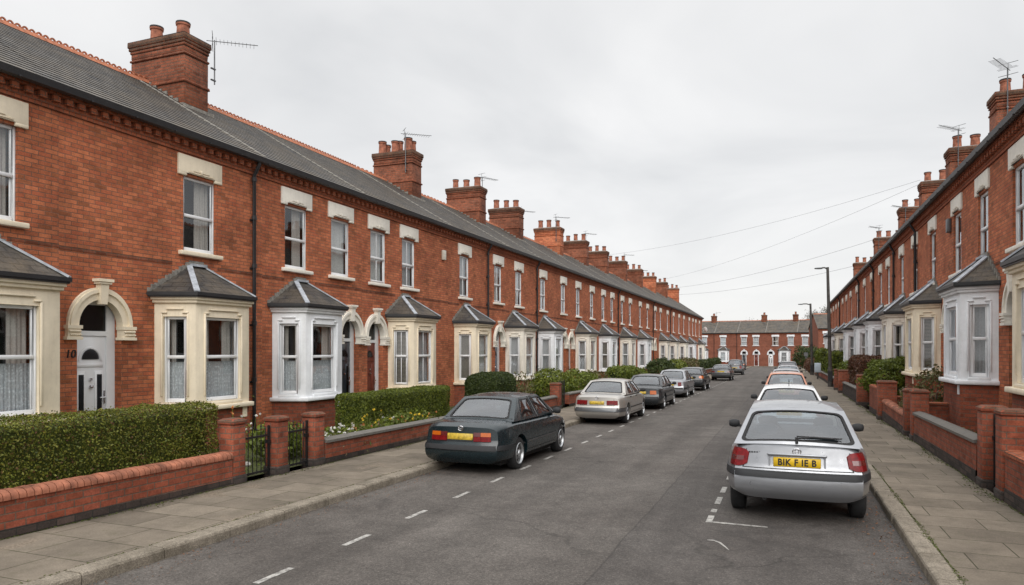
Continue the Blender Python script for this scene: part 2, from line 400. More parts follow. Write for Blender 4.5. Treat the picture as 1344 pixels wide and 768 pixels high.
    def mesh(s, name, mats, smooth=None, uvrot=False):
        me = bpy.data.meshes.new(name)
        me.from_pydata([tuple(p) for p in s.v], [], s.f)
        for m in mats: me.materials.append(MATS[m])
        me.polygons.foreach_set('material_index', s.m)
        me.update()
        box_uv(me)
        if smooth is not None:
            me.polygons.foreach_set('use_smooth', [True]*len(me.polygons))
            if smooth < 180: me.set_sharp_from_angle(angle=R(smooth))
        return me
    def build(s, name, mats, parent=None, smooth=None, loc=None, bevel=0):
        me = s.mesh(name, mats if isinstance(mats, (list, tuple)) else [mats], smooth)
        if bevel: bevel_mesh(me, bevel)
        return link(name, me, parent, loc)

def box_uv(me):
    n = len(me.polygons)
    if not n: return
    uvl = me.uv_layers.new(name='UVMap')
    co = np.empty(len(me.vertices)*3, 'f'); me.vertices.foreach_get('co', co); co = co.reshape(-1, 3)
    nr = np.empty(n*3, 'f'); me.polygons.foreach_get('normal', nr); nr = nr.reshape(-1, 3)
    tot = np.empty(n, 'i'); me.polygons.foreach_get('loop_total', tot)
    li = np.empty(len(me.loops), 'i'); me.loops.foreach_get('vertex_index', li)
    fi = np.repeat(np.arange(n), tot)
    u = np.stack([-nr[:,1], nr[:,0], np.zeros(n)], 1); ln = np.linalg.norm(u, axis=1)
    flat = ln < .15
    u[flat] = (1, 0, 0); ln[flat] = 1; u /= ln[:,None]
    nf = nr.copy(); nf[flat] = (0, 0, 1)
    v = np.cross(nf, u)
    P = co[li]
    uv = np.stack([(P*u[fi]).sum(1), (P*v[fi]).sum(1)], 1).astype('f')
    uvl.data.foreach_set('uv', uv.ravel())

def bevel_mesh(me, w, seg=2, ang=30):
    bm = bmesh.new(); bm.from_mesh(me)
    bmesh.ops.remove_doubles(bm, verts=bm.verts, dist=1e-4)
    es = [e for e in bm.edges if len(e.link_faces) == 2 and e.calc_face_angle(0) > R(ang)]
    bmesh.ops.bevel(bm, geom=es, offset=w, segments=seg, affect='EDGES', profile=.5, clamp_overlap=True)
    for f in bm.faces: f.smooth = True
    bm.to_mesh(me); bm.free(); me.set_sharp_from_angle(angle=R(50))

def link(name, data, parent=None, loc=None, rz=0):
    o = bpy.data.objects.new(name, data); COL.objects.link(o)
    if parent: o.parent = parent
    if loc is not None: o.location = loc
    if rz: o.rotation_euler.z = rz
    return o
def tag(o, label, cat, group=None, kind=None):
    if label: o['label'] = label
    if cat: o['category'] = cat
    if group: o['group'] = group
    if kind: o['kind'] = kind
    return o
def empty(name, loc=(0,0,0), rz=0, label=None, cat=None, group=None):
    o = bpy.data.objects.new(name, None); COL.objects.link(o); o.location = loc; o.rotation_euler.z = rz
    o.empty_display_size = .3
    return tag(o, label, cat, group)
CACHE = {}
def cached(key, fn):
    if key not in CACHE: CACHE[key] = fn()
    return CACHE[key]

def leaves(name, pts, nrm, size, mats, parent=None, jitter=.9, seed=1, loc=None, extra=None, aspect=.6):
    """one mesh of leaf quads at pts with mean normals nrm"""
    rs = np.random.RandomState(seed); n = len(pts)
    nn = nrm + rs.normal(0, jitter, (n, 3)); nn /= np.linalg.norm(nn, axis=1)[:,None]
    r = rs.normal(0, 1, (n, 3)); a = np.cross(nn, r); a /= np.linalg.norm(a, axis=1)[:,None]; b = np.cross(nn, a)
    sz = size * rs.uniform(.6, 1.35, (n, 1)); A = a*sz; B = b*sz*aspect
    V = np.stack([pts - A, pts - B*.9 + nn*sz*.12, pts + A, pts + B*.9 + nn*sz*.12], 1).reshape(-1, 3)
    me = bpy.data.meshes.new(name)
    ev, ef = extra if extra else ([], [])
    me.vertices.add(n*4 + len(ev)); me.vertices.foreach_set('co', np.concatenate([V.ravel(), np.array(ev, 'f').ravel()]).astype('f'))
    nl = n*4 + sum(len(f) for f in ef)
    me.loops.add(nl); idx = list(range(n*4)) + [i + n*4 for f in ef for i in f]
    me.loops.foreach_set('vertex_index', idx)
    st = list(range(0, n*4, 4)); k = n*4
    for f in ef: st.append(k); k += len(f)
    me.polygons.add(n + len(ef)); me.polygons.foreach_set('loop_start', st)
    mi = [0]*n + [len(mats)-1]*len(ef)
    for m in mats: me.materials.append(MATS[m])
    me.polygons.foreach_set('material_index', mi)
    me.update(calc_edges=True)
    return link(name, me, parent, loc)
DASH = [5.01 + 1.345*i for i in range(4)] + [10.40 + 1.345*i for i in range(60)]
DX, DL = -4.43, .50
RX, RY = -.93, 8.93
SKYK = 8.0
EXPO = 0.50
# ------------------------------------------------------------------ the setting
def sheet(name, mat, x0, x1, ys, dz, kind='structure'):
    mb = MB()
    for a, b in zip(ys[:-1], ys[1:]):
        mb.quad((x0, a, gz(a)+dz), (x1, a, gz(a)+dz), (x1, b, gz(b)+dz), (x0, b, gz(b)+dz))
    o = mb.build(name, mat); tag(o, None, None, kind=kind); return o
YS = [-60, -40, -20, 0, 20, 40, 60, 80, 100, 120, 140, 400, 1500]
KL, KR = -5.80, 1.21           # kerb edges
WL, WR = -7.63, 2.73           # garden wall faces
FL, FR = -11.6, 4.2            # house fronts
sheet('ground', 'soil', -900, 900, YS, -.16)
sheet('road', 'asphalt', KL-.01, KR+.01, [-40, 0, 40, 80, 120, 131.0], -.11)
sheet('road', 'asphalt', -70, 60, [131.0, 137.0], -.11).name = 'cross_road'
for nm, x0, x1 in (('pavement', WL-.02, KL-.20), ('pavement', KR+.20, WR+.02)):
    mb = MB()
    ys = list(range(-30, 131, 10))
    for a, b in zip(ys[:-1], ys[1:]):
        mb.quad((x0, a, gz(a)), (x1, a, gz(a)), (x1, b, gz(b)), (x0, b, gz(b)))
        mb.quad((x0, b, gz(b)), (x1, b, gz(b)), (x1, b, gz(b)-.12), (x0, b, gz(b)-.12))
    o = mb.build(nm, 'paving'); tag(o, None, None, kind='structure')
mb = MB()
for a, b in ((-70, KL), (KR, 60)): pass
mb.box(-70, 60, 137.0, 138.6, -1.6, gz(138)+.0)
tag(mb.build('far_pavement', 'paving'), None, None, kind='structure')
for x0, x1, sgn in ((KL-.20, KL, 1), (KR, KR+.20, -1)):
    mb = MB(); y = -20.0; r2 = random.Random(3 + sgn)
    while y < 130:
        Ls = .9 + r2.uniform(-.04, .04) if y < 60 else 4.
        e = r2.uniform(-.006, .006); t = r2.uniform(-.004, .004); y1 = y + Ls - .012
        za, zb = gz(y)+t+.006, gz(y1)+t+.004
        face = x1 if sgn > 0 else x0; back = x0 if sgn > 0 else x1
        f = face + e; c = .028*sgn
        prof = [(back, -.14), (f, -.14), (f, -.03), (f - c*.4, -.008), (f - c, 0), (back, 0)]
        if sgn < 0: prof = prof[::-1]
        vs = [(x, y, za+z) for x, z in prof] + [(x, y1, zb+z) for x, z in prof]; n = len(prof)
        mb.add(vs, [tuple(range(n)), tuple(range(n, 2*n))[::-1]] + [(i, i+n, (i+1) % n+n, (i+1) % n) for i in range(n)])
        y += Ls
    tag(mb.build('kerb', 'kerb_granite'), None, None, kind='structure')
# gutters between kerb and pavement get a soil bed
mb = MB()
# road markings: dashed parking bay line, bracket by the right kerb
def mark(mb, pts):
    mb.add([(x, y, gz(y) - .106) for x, y in pts], [tuple(range(len(pts)))])
mk = MB()
for y in DASH:
    mark(mk, [(DX-.035, y), (DX+.035, y), (DX+.035, y+DL), (DX-.035, y+DL)])
mark(mk, [(RX, RY), (RX+.72, RY-.02), (RX+.72, RY+.045), (RX, RY+.07)])
for y, l in ((RY+.078, .32), (RY+.60, .2), (RY+1.15, .5), (RY+2.0, .5), (RY+3.2, .5), (RY+4.6, .5)):
    mark(mk, [(RX, y), (RX+.075, y), (RX+.075, y+l), (RX, y+l)])
cp = [(-.82, 8.09), (-.75, 8.10), (-.67, 8.02), (-.61, 7.88), (-.56, 7.74), (-.575, 7.74), (-.63, 7.87), (-.69, 7.99), (-.75, 8.06), (-.82, 8.06)]
mark(mk, cp[::-1])
mk.v = [(x, y, z) for x, y, z in mk.v]
tag(mk.build('road_marking', 'road_paint'), None, None, kind='structure')
for nm, x0, x1, ys in (('front_garden', -11.62, WL-.24, [-10, 30, 60, 107]), ('front_garden', WR+.24, 4.25, [-10, 20, 40, 60, 79.5])):
    o = sheet(nm, 'grass_ground', x0, x1, ys, .012)

# ------------------------------------------------------------------ windows, doors, bays
EAVE = 6.38
def m_window(w, h, bars, up=.5):
    def f():
        mb = MB(); t = .055; y0, y1 = .05, .11
        mb.box(-w/2, -w/2+t, y0, y1, 0, h); mb.box(w/2-t, w/2, y0, y1, 0, h)
        mb.box(-w/2+t, w/2-t, y0, y1, 0, t+.02); mb.box(-w/2+t, w/2-t, y0, y1, h-t, h)
        m = h*up
        mb.box(-w/2+t, w/2-t, y0-.015, y1-.005, m-.035, m+.03)
        s = .028    # sash stiles, set back a little
        for z0, z1, dy in ((t+.02, m-.035, .012), (m+.03, h-t, .0)):
            mb.box(-w/2+t, -w/2+t+s, y0+.01+dy, y1-.008, z0, z1); mb.box(w/2-t-s, w/2-t, y0+.01+dy, y1-.008, z0, z1)
        if bars: mb.box(-.012, .012, y0+.02, y1-.01, t+.02, m-.035); mb.box(-.012, .012, y0+.02, y1-.01, m+.03, h-t)
        me = mb.mesh('window', ['upvc']); bevel_mesh(me, .006, 1); return me
    return cached(('win', round(w,2), round(h,2), bars, up), f)
def m_pane(w, h, up=.5):
    def f():
        mb = MB(); m = h*up
        for y_, a_, b_ in ((.085, .06, m), (.078, m+.01, h-.05)): mb.quad((-w/2+.05, y_, a_), (w/2-.05, y_, a_), (w/2-.05, y_, b_), (-w/2+.05, y_, b_))
        return mb.mesh('pane', ['window_glass'])
    return cached(('pane', round(w,2), round(h,2), up), f)
def fold_sheet(mb, x0, x1, z0, z1, y, amp=.02, per=.09, mi=0, seed=0):
    r = random.Random(seed); n = max(3, int((x1-x0)/.016)); vs = []
    ph = r.uniform(0, 6)
    for i in range(n+1):
        x = x0 + (x1-x0)*i/n
        d = amp*(math.sin(ph + 2*PI*x/per) + .5*math.sin(ph*2 + 2*PI*x/(per*1.7)))
        vs += [(x, y+d*.6, z1), (x, y+d, z0)]
    mb.add(vs, [(2*i, 2*i+1, 2*i+3, 2*i+2) for i in range(n)], mi)
def m_curtain(w, h, kind, seed=0):
    def f():
        mb = MB(); W = w/2-.03
        if kind == 'net':
            fold_sheet(mb, -W, W, .04, h-.04, .17, .012, .07, 0, seed)
        elif kind == 'half':
            fold_sheet(mb, -W, W, .04, h*.47, .16, .012, .06, 0, seed)
            fold_sheet(mb, -W, -W+w*.26, .04, h, .23, .02, .08, 1, seed); fold_sheet(mb, W-w*.26, W, .04, h, .23, .02, .08, 1, seed+1)
        elif kind == 'drapes':
            fold_sheet(mb, -W, -W+w*.2, .04, h, .2, .02, .08, 1, seed); fold_sheet(mb, W-w*.42, W, .04, h, .2, .02, .08, 1, seed+1)
        elif kind == 'white':
            fold_sheet(mb, -W, W, .04, h, .19, .02, .09, 2, seed)
        elif kind == 'grey':
            fold_sheet(mb, -W, W, .04, h, .19, .022, .1, 3, seed)
        elif kind == 'blind':
            z = .06
            while z < h-.04: mb.box(-W, W, .16, .185, z, z+.028, 4); z += .04
        mb.box(-W-.03, W+.03, .55, .56, 0, h, 5)  # dark sheet painted as the unlit room behind the curtain
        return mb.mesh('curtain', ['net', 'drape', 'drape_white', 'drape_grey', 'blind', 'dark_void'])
    return cached(('cur', round(w,2), round(h,2), kind, seed % 4), f)
KINDS = ['drapes', 'net', 'white', 'grey', 'half', 'net', 'white', 'grey']
def put(name, me, parent, x, y, z, rz=0):
    return link(name, me, parent, (x, y, z), rz)
def upper_window(house, x, z, w, h, var, stone, bars, lint=.42, detail=True):
    wn = put('window', m_window(w, h, bars, .48), house, x, .0, z)
    put('pane', m_pane(w, h, .48), wn, 0, 0, 0)
    put('curtain', m_curtain(w, h, var, int(x*7) % 4), wn, 0, 0, 0)
    def sill():
        mb = MB(); mb.box(-w/2-.13, w/2+.13, -.10, .045, -.10, -.015); mb.box(-w/2-.002, w/2+.002, .0, .05, -.02, .004)
        me = mb.mesh('sill', [stone]); bevel_mesh(me, .012); return me
    put('sill', cached(('sill', round(w,2), stone), sill), wn, 0, 0, 0)
    def lintel():
        mb = MB(); a = w/2+.15
        mb.box(-a, a, -.045, .04, h+.06, h+lint)
        mb.box(-a+.0, -w/2+.06, -.045, .04, h-.0, h+.06); mb.box(w/2-.06, a, -.045, .04, h-.0, h+.06)
        # shallow carved moulding over the head
        for zz, dx in ((h+.075, .0), (h+.12, .13)):
            mb.box(-w/2+.09+dx, w/2-.09-dx, -.062, -.045, zz, zz+.018)
        mb.box(-.035, .035, -.072, -.045, h+.09, h+.17)
        mb.box(-w/2+.09, -w/2+.21, -.058, -.045, h+.095, h+.108); mb.box(w/2-.21, w/2-.09, -.058, -.045, h+.095, h+.108)
        me = mb.mesh('lintel', [stone]); bevel_mesh(me, .008, 1); return me
    put('lintel', cached(('lint', round(w,2), round(h,2), stone, lint), lintel), wn, 0, 0, 0)
    return wn

def bay_window(house, cx, F, D, S, stone, var, bars, zs=.80, seed=0, lift=0):
    Wd = F + 2*S; P = [(-Wd/2, 0), (-F/2, -D), (F/2, -D), (Wd/2, 0)]
    top = 3.0; wz0, wz1 = zs+.17, 2.64
    faces = []
    for (a, b) in zip(P[:-1], P[1:]):
        L = math.hypot(b[0]-a[0], b[1]-a[1]); ux = ((b[0]-a[0])/L, (b[1]-a[1])/L)
        ww = L-.50 if abs(ux[1]) < .1 else max(.36, L-.35)
        if abs(ux[1]) < .1: ww = min(ww, L*(.64 if L < 2.0 else .55))
        faces.append((a, ux, L, ww))
    key = ('bay', round(F,2), D, S, stone, zs)
    def fm():
        mb = MB()
        for a, ux, L, ww in faces:
            n = (-ux[1], ux[0]); c = L/2
            mb.wall(a, ux, L, zs+.09, top, [(c-ww/2, c+ww/2, wz0, wz1)], .10, 0, n)
            # moulded pier edges, hood mould and capital blocks round each light
            Q = lambda s_, d: (a[0]+ux[0]*s_+n[0]*d, a[1]+ux[1]*s_+n[1]*d)
            def slab(s0, s1, d0, d1, z0, z1):
                p = [Q(s0, d0), Q(s1, d0), Q(s1, d1), Q(s0, d1)]; mb.prism(p, z0, z1)
            for sx in (c-ww/2-.05, c+ww/2+.012): slab(sx, sx+.038, -.028, .02, wz0+.12, wz1+.06)
            slab(c-ww/2+.06, c+ww/2-.06, -.035, .02, wz1+.13, wz1+.158)
            slab(c-ww/2-.04, c-ww/2+.08, -.035, .02, wz1+.06, wz1+.088); slab(c+ww/2-.08, c+ww/2+.04, -.035, .02, wz1+.06, wz1+.088)
            slab(c-ww/2-.02, c+ww/2+.02, -.05, -.001, zs+.09, zs+.16)
        def ring(off, z0, z1):
            k = off
            o = [(-Wd/2-k*1.1, -.001), (-F/2-k*.5, -D-k), (F/2+k*.5, -D-k), (Wd/2+k*1.1, -.001)]
            mb.prism(o, z0, z1)
        ring(.035, zs+.0902, zs+.19) if False else None
        ring(.055, 2.90, 2.96); ring(.095, 2.96, 3.03)
        # pier plinths at the corners
        for (px, py) in (P[1], P[2]):
            pass
        # sill slab
        k = .10
        mb.prism([(-Wd/2-k, -.001), (-F/2-k*.45, -D-k), (F/2+k*.45, -D-k), (Wd/2+k, -.001)], zs, zs+.09)
        me = mb.mesh('bay_window', [stone]); bevel_mesh(me, .008, 1); return me
    b = put('bay_window', cached(key, fm), house, cx, 0, lift)
    def fbase():
        mb = MB()
        for a, ux, L, ww in faces:
            n = (-ux[1], ux[0]); mb.wall(a, ux, L, -.8, zs, [], .1, 0, n)
        mb.box(F/2-.2, F/2-.08, -D-.02, -D+.05, zs-.22, zs-.02, 1)
        return mb.mesh('bay_base', ['brick_wall', stone])
    put('bay_base', cached(('bbase', round(F,2), D, S, zs, stone), fbase), b, 0, 0, 0)
    def froof():
        mb = MB(); k = .13; z0, z1 = 3.10, 3.72
        E = [(-Wd/2-k*1.3, -.01), (-F/2-k*.6, -D-k), (F/2+k*.6, -D-k), (Wd/2+k*1.3, -.01)]
        ax = max(.18, F/2-.55)
        A0, A1 = (-ax, -.01, z1), (ax, -.01, z1)
        e = [(x, y, z0) for x, y in E]
        mb.add([e[0], e[1], A0], [(0, 1, 2)], 0); mb.add([e[1], e[2], A1, A0], [(0, 1, 2, 3)], 0); mb.add([e[2], e[3], A1], [(0, 1, 2)], 0)
        # black gutter and soffit
        mb.prism(E, z0-.085, z0-.005, 1)
        mb.prism([(x*1.02, y-.02 if y < -.1 else y) for x, y in E], z0-.055, z0+.012, 1)
        # lead hips
        for p, q in ((e[1], A0), (e[2], A1)):
            mb.obox((p[0], p[1]+.01, p[2]+.02), (q[0], q[1], q[2]+.015), .11, .03, 2)
        mb.obox((A0[0], -.05, z1+.01), (A1[0], -.05, z1+.01), .12, .05, 2)
        # stepped mortar flashing against the wall
        for (p, q) in ((e[0], A0), (e[3], A1)):
            N = 12
            for i in range(N):
                t = (i+.5)/N; x = p[0]+(q[0]-p[0])*t; z = p[2]+(q[2]-p[2])*t
                mb.box(x-.05, x+.05, -.035-.012*(i % 2), -.002, z-.02, z+.065+.02*(i % 2), 3)
        mb.box(A0[0], A1[0], -.03, -.002, z1, z1+.10, 3)
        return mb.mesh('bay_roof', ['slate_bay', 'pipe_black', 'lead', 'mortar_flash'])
    put('bay_roof', cached(('broof', round(F,2), D, S), froof), b, 0, 0, 0)
    for i, (a, ux, L, ww) in enumerate(faces):
        phi = math.atan2(ux[1], ux[0]); c = L/2
        px, py = a[0]+ux[0]*c, a[1]+ux[1]*c; hh = wz1-wz0
        v = var if isinstance(var, str) else var[i]
        put('window_frame', m_window(ww, hh, bars, .53), b, px, py, wz0, phi)
        put('window_pane', m_pane(ww, hh, .53), b, px, py, wz0, phi)
        put('curtain', m_curtain(ww, hh, v, (seed+i) % 4), b, px, py, wz0, phi)
    return b

DW, DH, DTOP = .88, 2.42, 2.886      # door opening width, springing, crown
def door_set(house, x, colr, surround, lift=0):
    def fs():
        mb = MB(); r0, r1 = DW/2-.005, DW/2+.205; N = 20; sy = (DTOP-DH)/(DW/2)
        def arc(r, k): a = PI*k/N; return (-r*math.cos(a), DH+.0+r*math.sin(a)*1.06)
        for (ra, rb, yo) in ((r0, r1-.09, -.05), (r1-.09, r1-.03, -.085), (r1-.03, r1, -.06)):
            for k in range(N):
                p, q = arc(ra, k), arc(ra, k+1); p2, q2 = arc(rb, k), arc(rb, k+1)
                mb.quad((p[0], yo, p[1]), (q[0], yo, q[1]), (q2[0], yo, q2[1]), (p2[0], yo, p2[1]))
                mb.quad((p2[0], yo, p2[1]), (q2[0], yo, q2[1]), (q2[0], .0, q2[1]), (p2[0], .0, p2[1]))
                mb.quad((p[0], .12, p[1]), (q[0], .12, q[1]), (q[0], yo, q[1]), (p[0], yo, p[1]))
        for s in (-1, 1):        # carved capitals
            xa, xb = sorted((s*(DW/2-.03), s*(r1+.04)))
            mb.box(xa, xb, -.11, .10, DH-.06, DH+.0); mb.box(xa+.02, xb-.02, -.085, .10, DH-.20, DH-.06)
            mb.box(xa-.01, xb+.01, -.10, .10, DH-.25, DH-.20)
            n = 6
            for i in range(n):
                c = xa+.03+(xb-xa-.06)*(i+.5)/n
                mb.lathe([(0, -.02), (.028, -.015), (.034, 0), (.028, .015), (0, .02)], (c, -.092, DH-.10), 6)
                mb.lathe([(0, -.02), (.024, -.012), (.028, 0), (.02, .012), (0, .02)], (c+.02, -.088, DH-.16), 6)
        kt = DH + r1*1.06
        vs = [(-.06, -.12, kt-.30), (.06, -.12, kt-.30), (.085, -.14, kt+.10), (-.085, -.14, kt+.10)]
        mb.add(vs + [(x_, .0, z_) for x_, _, z_ in vs], [(0,1,2,3), (1,5,6,2), (4,0,3,7), (3,2,6,7), (0,4,5,1)])
        mb.box(-.15, .15, -.18, 0, kt+.10, kt+.15); mb.box(-.12, .12, -.16, 0, kt+.06, kt+.10)
        return mb.mesh('door_arch', [surround])
    put('door_arch', cached(('arch', surround), fs), house, x, 0, lift)
    fr = .17
    def ff():
        mb = MB(); w = DW/2
        t = .07
        mb.box(-w, -w+t, fr, fr+.08, 0, (DTOP/1.08)); mb.box(w-t-.10, w, fr, fr+.08, 0, (DTOP/1.08))
        mb.box(-w+t, w-t-.10, fr, fr+.08, 2.06, 2.14); mb.box(-w+t, w-t-.1, fr, fr+.08, (DTOP/1.08)-.10, (DTOP/1.08))
        mb.box(-w+t, w-t-.1, fr, fr+.10, 0, .05)
        me = mb.mesh('door_frame', ['upvc']); return me
    d0 = -DW/2+.07; d1 = DW/2-.17; dw = d1-d0
    def fd():
        mb = MB(); y = fr+.02
        mb.box(d0, d1, y, y+.05, .05, 2.06)
        for (a, b, z0, z1) in ((.08, .36, .52, 1.48), (.64-.0, .92, .52, 1.48)):
            mb.box(d0+a*dw, d0+b*dw, y-.012, y, z0, z1)
        mb.box(d0+.10*dw, d0+.90*dw, y-.012, y, 1.54, 1.60)
        N = 10
        for k in range(N):   # arched head panel ring
            a, b = PI*k/N, PI*(k+1)/N; c = (d0+d1)/2
            for r0_, r1_ in ((.20, .235),):
                P = lambda r, t_: (c - r*math.cos(t_), y-.014, 1.65 + r*math.sin(t_))
                mb.quad(P(r0_, a), P(r0_, b), P(r1_, b), P(r1_, a))
                mb.quad(P(r1_, a), P(r1_, b), (P(r1_, b)[0], y, P(r1_, b)[2]), (P(r1_, a)[0], y, P(r1_, a)[2]))
        me = mb.mesh('door', [colr]); bevel_mesh(me, .006, 1); return me
    D = put('door', cached(('door', colr), fd), house, x, 0, .02+lift); D.scale.z = 1.08
    put('door_frame', cached('dframe', ff), D, 0, 0, 0)
    y = fr+.004; c = (d0+d1)/2; NN = 10
    gls = [('fan', [(c - .17*math.cos(PI*k/NN), y, 1.67 + .17*math.sin(PI*k/NN)) for k in range(NN+1)]),
           ('transom', [(-DW/2+.06, fr+.03, 2.13), (DW/2-.16, fr+.03, 2.13), (DW/2-.16, fr+.03, (DTOP/1.08)-.09), (-DW/2+.06, fr+.03, (DTOP/1.08)-.09)])]
    if colr in ('door_white', 'door_navy'):
        for q, (a, b) in enumerate(((.14, .30), (.70, .86))): gls.append(('side%d' % q, [(d0+a*dw, y, .60), (d0+b*dw, y, .60), (d0+b*dw, y, 1.42), (d0+a*dw, y, 1.42)]))
    for key, pts in gls:
        mbg = MB(); mbg.add(pts, [tuple(range(len(pts)))])
        put('door_glass', cached(('dglass', key), lambda: mbg.mesh('door_glass', ['obscure_glass'])), D, 0, 0, 0)
    def fl():
        mb = MB(); c = (d0+d1)/2; y = fr
        mb.box(c-.14, c+.14, y-.008, y+.01, .36, .42)
        mb.box(c-.022, c+.022, y-.02, y+.01, 1.32, 1.36)
        return mb.mesh('letterbox', ['chrome'])
    put('letterbox', cached('letterbox', fl), D, 0, 0, 0)
    def fh():
        mb = MB(); xx = d1-.05
        mb.box(xx-.018, xx+.018, fr-.006, fr+.02, .92, 1.14); mb.tube([(xx, fr+.0, 1.03), (xx, fr-.045, 1.03), (xx-.11, fr-.045, 1.03)], .011, 6)
        mb.lathe([(0, -.03), (.03, -.025), (.034, 0), (.03, .02)], ((d0+d1)/2, fr-.02, 1.22), 8)
        return mb.mesh('door_handle', ['chrome'])
    put('door_handle', cached('dhandle', fh), D, 0, 0, 0)
    def fst():
        mb = MB(); mb.box(-DW/2-.0, DW/2, -.28, .40, -.7, .075); me = mb.mesh('doorstep', ['step_stone']); bevel_mesh(me, .015); return me
    put('doorstep', cached('dstep', fst), D, 0, -.005, -.08)
    # dark sheet painted as the unlit hall behind glazed parts
    def fv():
        mb = MB(); mb.box(-DW/2+.0, DW/2, fr+.30, fr+.31, 0, DTOP); return mb.mesh('hall_dark_sheet', ['dark_void'])
    put('hall_dark_sheet', cached('halld', fv), D, 0, 0, 0)
    return D

def chimney(house, x, y0, y1, ztop, npots, seed, w=.80, aerial=0, mats=True):
    r = random.Random(seed)
    zb = 6.45 + min(abs(y0), 4)*.63 - .35
    mb = MB(); h = w/2; cy = (y0+y1)/2; hy = (y1-y0)/2
    mb.box(-h, h, y0, y1, zb, ztop-.52)
    prof = [(0.0, ztop-.52, ztop-.45, .03), (0, ztop-.45, ztop-.30, .0), (0, ztop-.30, ztop-.225, .025), (0, ztop-.225, ztop-.15, .05), (0, ztop-.15, ztop-.0, .065)]
    for _, a, b, k in prof: mb.box(-h-k, h+k, y0-k, y1+k, a, b, 1 if k > .03 or a > ztop-.5 and k == .03 else 0)
    mb.box(-h-.035, h+.035, y0-.035, y1+.035, zb+.9, zb+.975)
    me = mb.mesh('chimney', ['brick_chimney' if r.random() < .85 else 'brick', 'brick_cap']); bevel_mesh(me, .02, 1)
    # roughen the outline of the corbels
    for v in me.vertices: v.co += Vector((r.uniform(-1,1), r.uniform(-1,1), r.uniform(-1,1)))*.008
    c = put('chimney', me, house, x, 0, 0)
    cp = MB()
    cp.add([(-h-.06, y0-.06, ztop), (h+.06, y0-.06, ztop), (h+.06, y1+.06, ztop), (-h-.06, y1+.06, ztop),
            (-h+.16, y0+.2, ztop+.07), (h-.16, y0+.2, ztop+.07), (h-.16, y1-.2, ztop+.07), (-h+.16, y1-.2, ztop+.07)],
           [(0,1,5,4), (1,2,6,5), (2,3,7,6), (3,0,4,7), (4,5,6,7)])
    cp.build('chimney_cap', 'mortar_flash', c)
    # flashing where the stack meets the slates
    fl = MB()
    for s in (-1, 1):
        N = 7
        for i in range(N):
            yy = y0 + (min(4.0, y1)-y0)*i/N; L = (min(4.0, y1)-y0)/N
            zz = 6.45 + (yy+L/2)*.58
            fl.box(s*h-.05 if s > 0 else s*h-.035, s*h+.035 if s > 0 else s*h+.05, yy, yy+L, zz-.12, zz+.10+.03*(i % 2))
    zz = 6.45+y0*.58; fl.box(-h-.08, h+.08, y0-.13, y0+.0, zz-.16, zz+.09)
    fl.build('flashing', 'mortar_flash', c)
    spots = []
    if npots <= 3: spots = [(r.uniform(-.05, .05), y0 + (y1-y0)*(i+.5)/npots) for i in range(npots)]
    else: spots = [((-1)**i*.18, y0 + (y1-y0)*(i//2+.5)/((npots+1)//2)) for i in range(npots)]
    for px, py in spots:
        ph = r.uniform(.42, .56); rr = r.uniform(.145, .17)
        p = MB(); p.lathe([(rr*.0, .02), (rr*1.02, .02), (rr*1.0, .1), (rr*.9, ph-.09), (rr*1.05, ph-.08), (rr*1.08, ph-.01), (rr*.98, ph), (rr*.78, ph), (rr*.75, .1)], (px, py, ztop), 14)
        p.lathe([(rr*1.09, ph-.035), (rr*1.10, ph-.03), (rr*1.07, ph+.006), (rr*.80, ph+.006), (rr*.74, ph-.08)], (px, py, ztop), 14, 1)
        p.build('chimney_pot', ['pot_clay', 'slate_edge'], c, smooth=40)
    if aerial:
        a = MB(); ax, ay = h+.10, y0+.25
        if aerial < 0: ax = -h-.10
        hh = 1.15 if abs(aerial) != 2 else .5
        t0 = ztop-.9; top = ztop+hh-.5
        if aerial == 3: t0, top = ztop-.95, ztop+.22; ax = h+.24; ay = y0+.02
        a.tube([(ax, ay, t0), (ax, ay, top)], .018, 6)
        dirx, diry = (math.cos(r.uniform(-.5, .9)), -math.sin(r.uniform(.2, 1.2)))
        n_ = math.hypot(dirx, diry); dirx /= n_; diry /= n_
        a.tube([(ax-dirx*.2, ay-diry*.2, top-.04), (ax+dirx*1.1, ay+diry*1.1, top+.02)], .011, 5)
        for i in range(12):
            t_ = -.05+i*.095; l = .16 if i > 1 else .26
            cx_, cy_ = ax+dirx*t_, ay+diry*t_
            if i == 0:
                a.obox((cx_-diry*l, cy_+dirx*l, top+.14), (cx_+diry*l, cy_-dirx*l, top+.14), .012, .012); a.obox((cx_-diry*l, cy_+dirx*l, top-.2), (cx_+diry*l, cy_-dirx*l, top-.2), .012, .012)
                a.obox((cx_, cy_, top-.22), (cx_, cy_, top+.16), .012, .012)
            a.obox((cx_-diry*l, cy_+dirx*l, top-.02), (cx_+diry*l, cy_-dirx*l, top-.02), .008, .008)
        for zz in (t0+.1, t0+.4): a.obox((ax-math.copysign(.12, aerial), ay, zz), (ax+math.copysign(.03, aerial), ay, zz), .05, .03)
        a.build('tv_aerial', 'steel', c)
    return c

def downpipe(house, x, kink=.0, top=6.30):
    def f():
        mb = MB(); y = -.075
        mb.tube([(0, -.22, top), (0, -.22, top-.10), (0, -.12, top-.26), (0, y, top-.34), (0, y, .05)], .042, 8)
        for z in (.1, 1.3, 2.6, 3.9, 5.0, top-.42): mb.lathe([(.042, -.05), (.058, -.045), (.058, .045), (.042, .05)], (0, y, z), 8)
        for z in (1.25, 2.55, 3.85, 4.95): mb.box(-.075, .075, -.05, -.003, z-.02, z+.02)
        return mb.mesh('downpipe', ['pipe_black'], 40)
    put('downpipe', cached(('pipe', top), f), house, x, 0, 0)

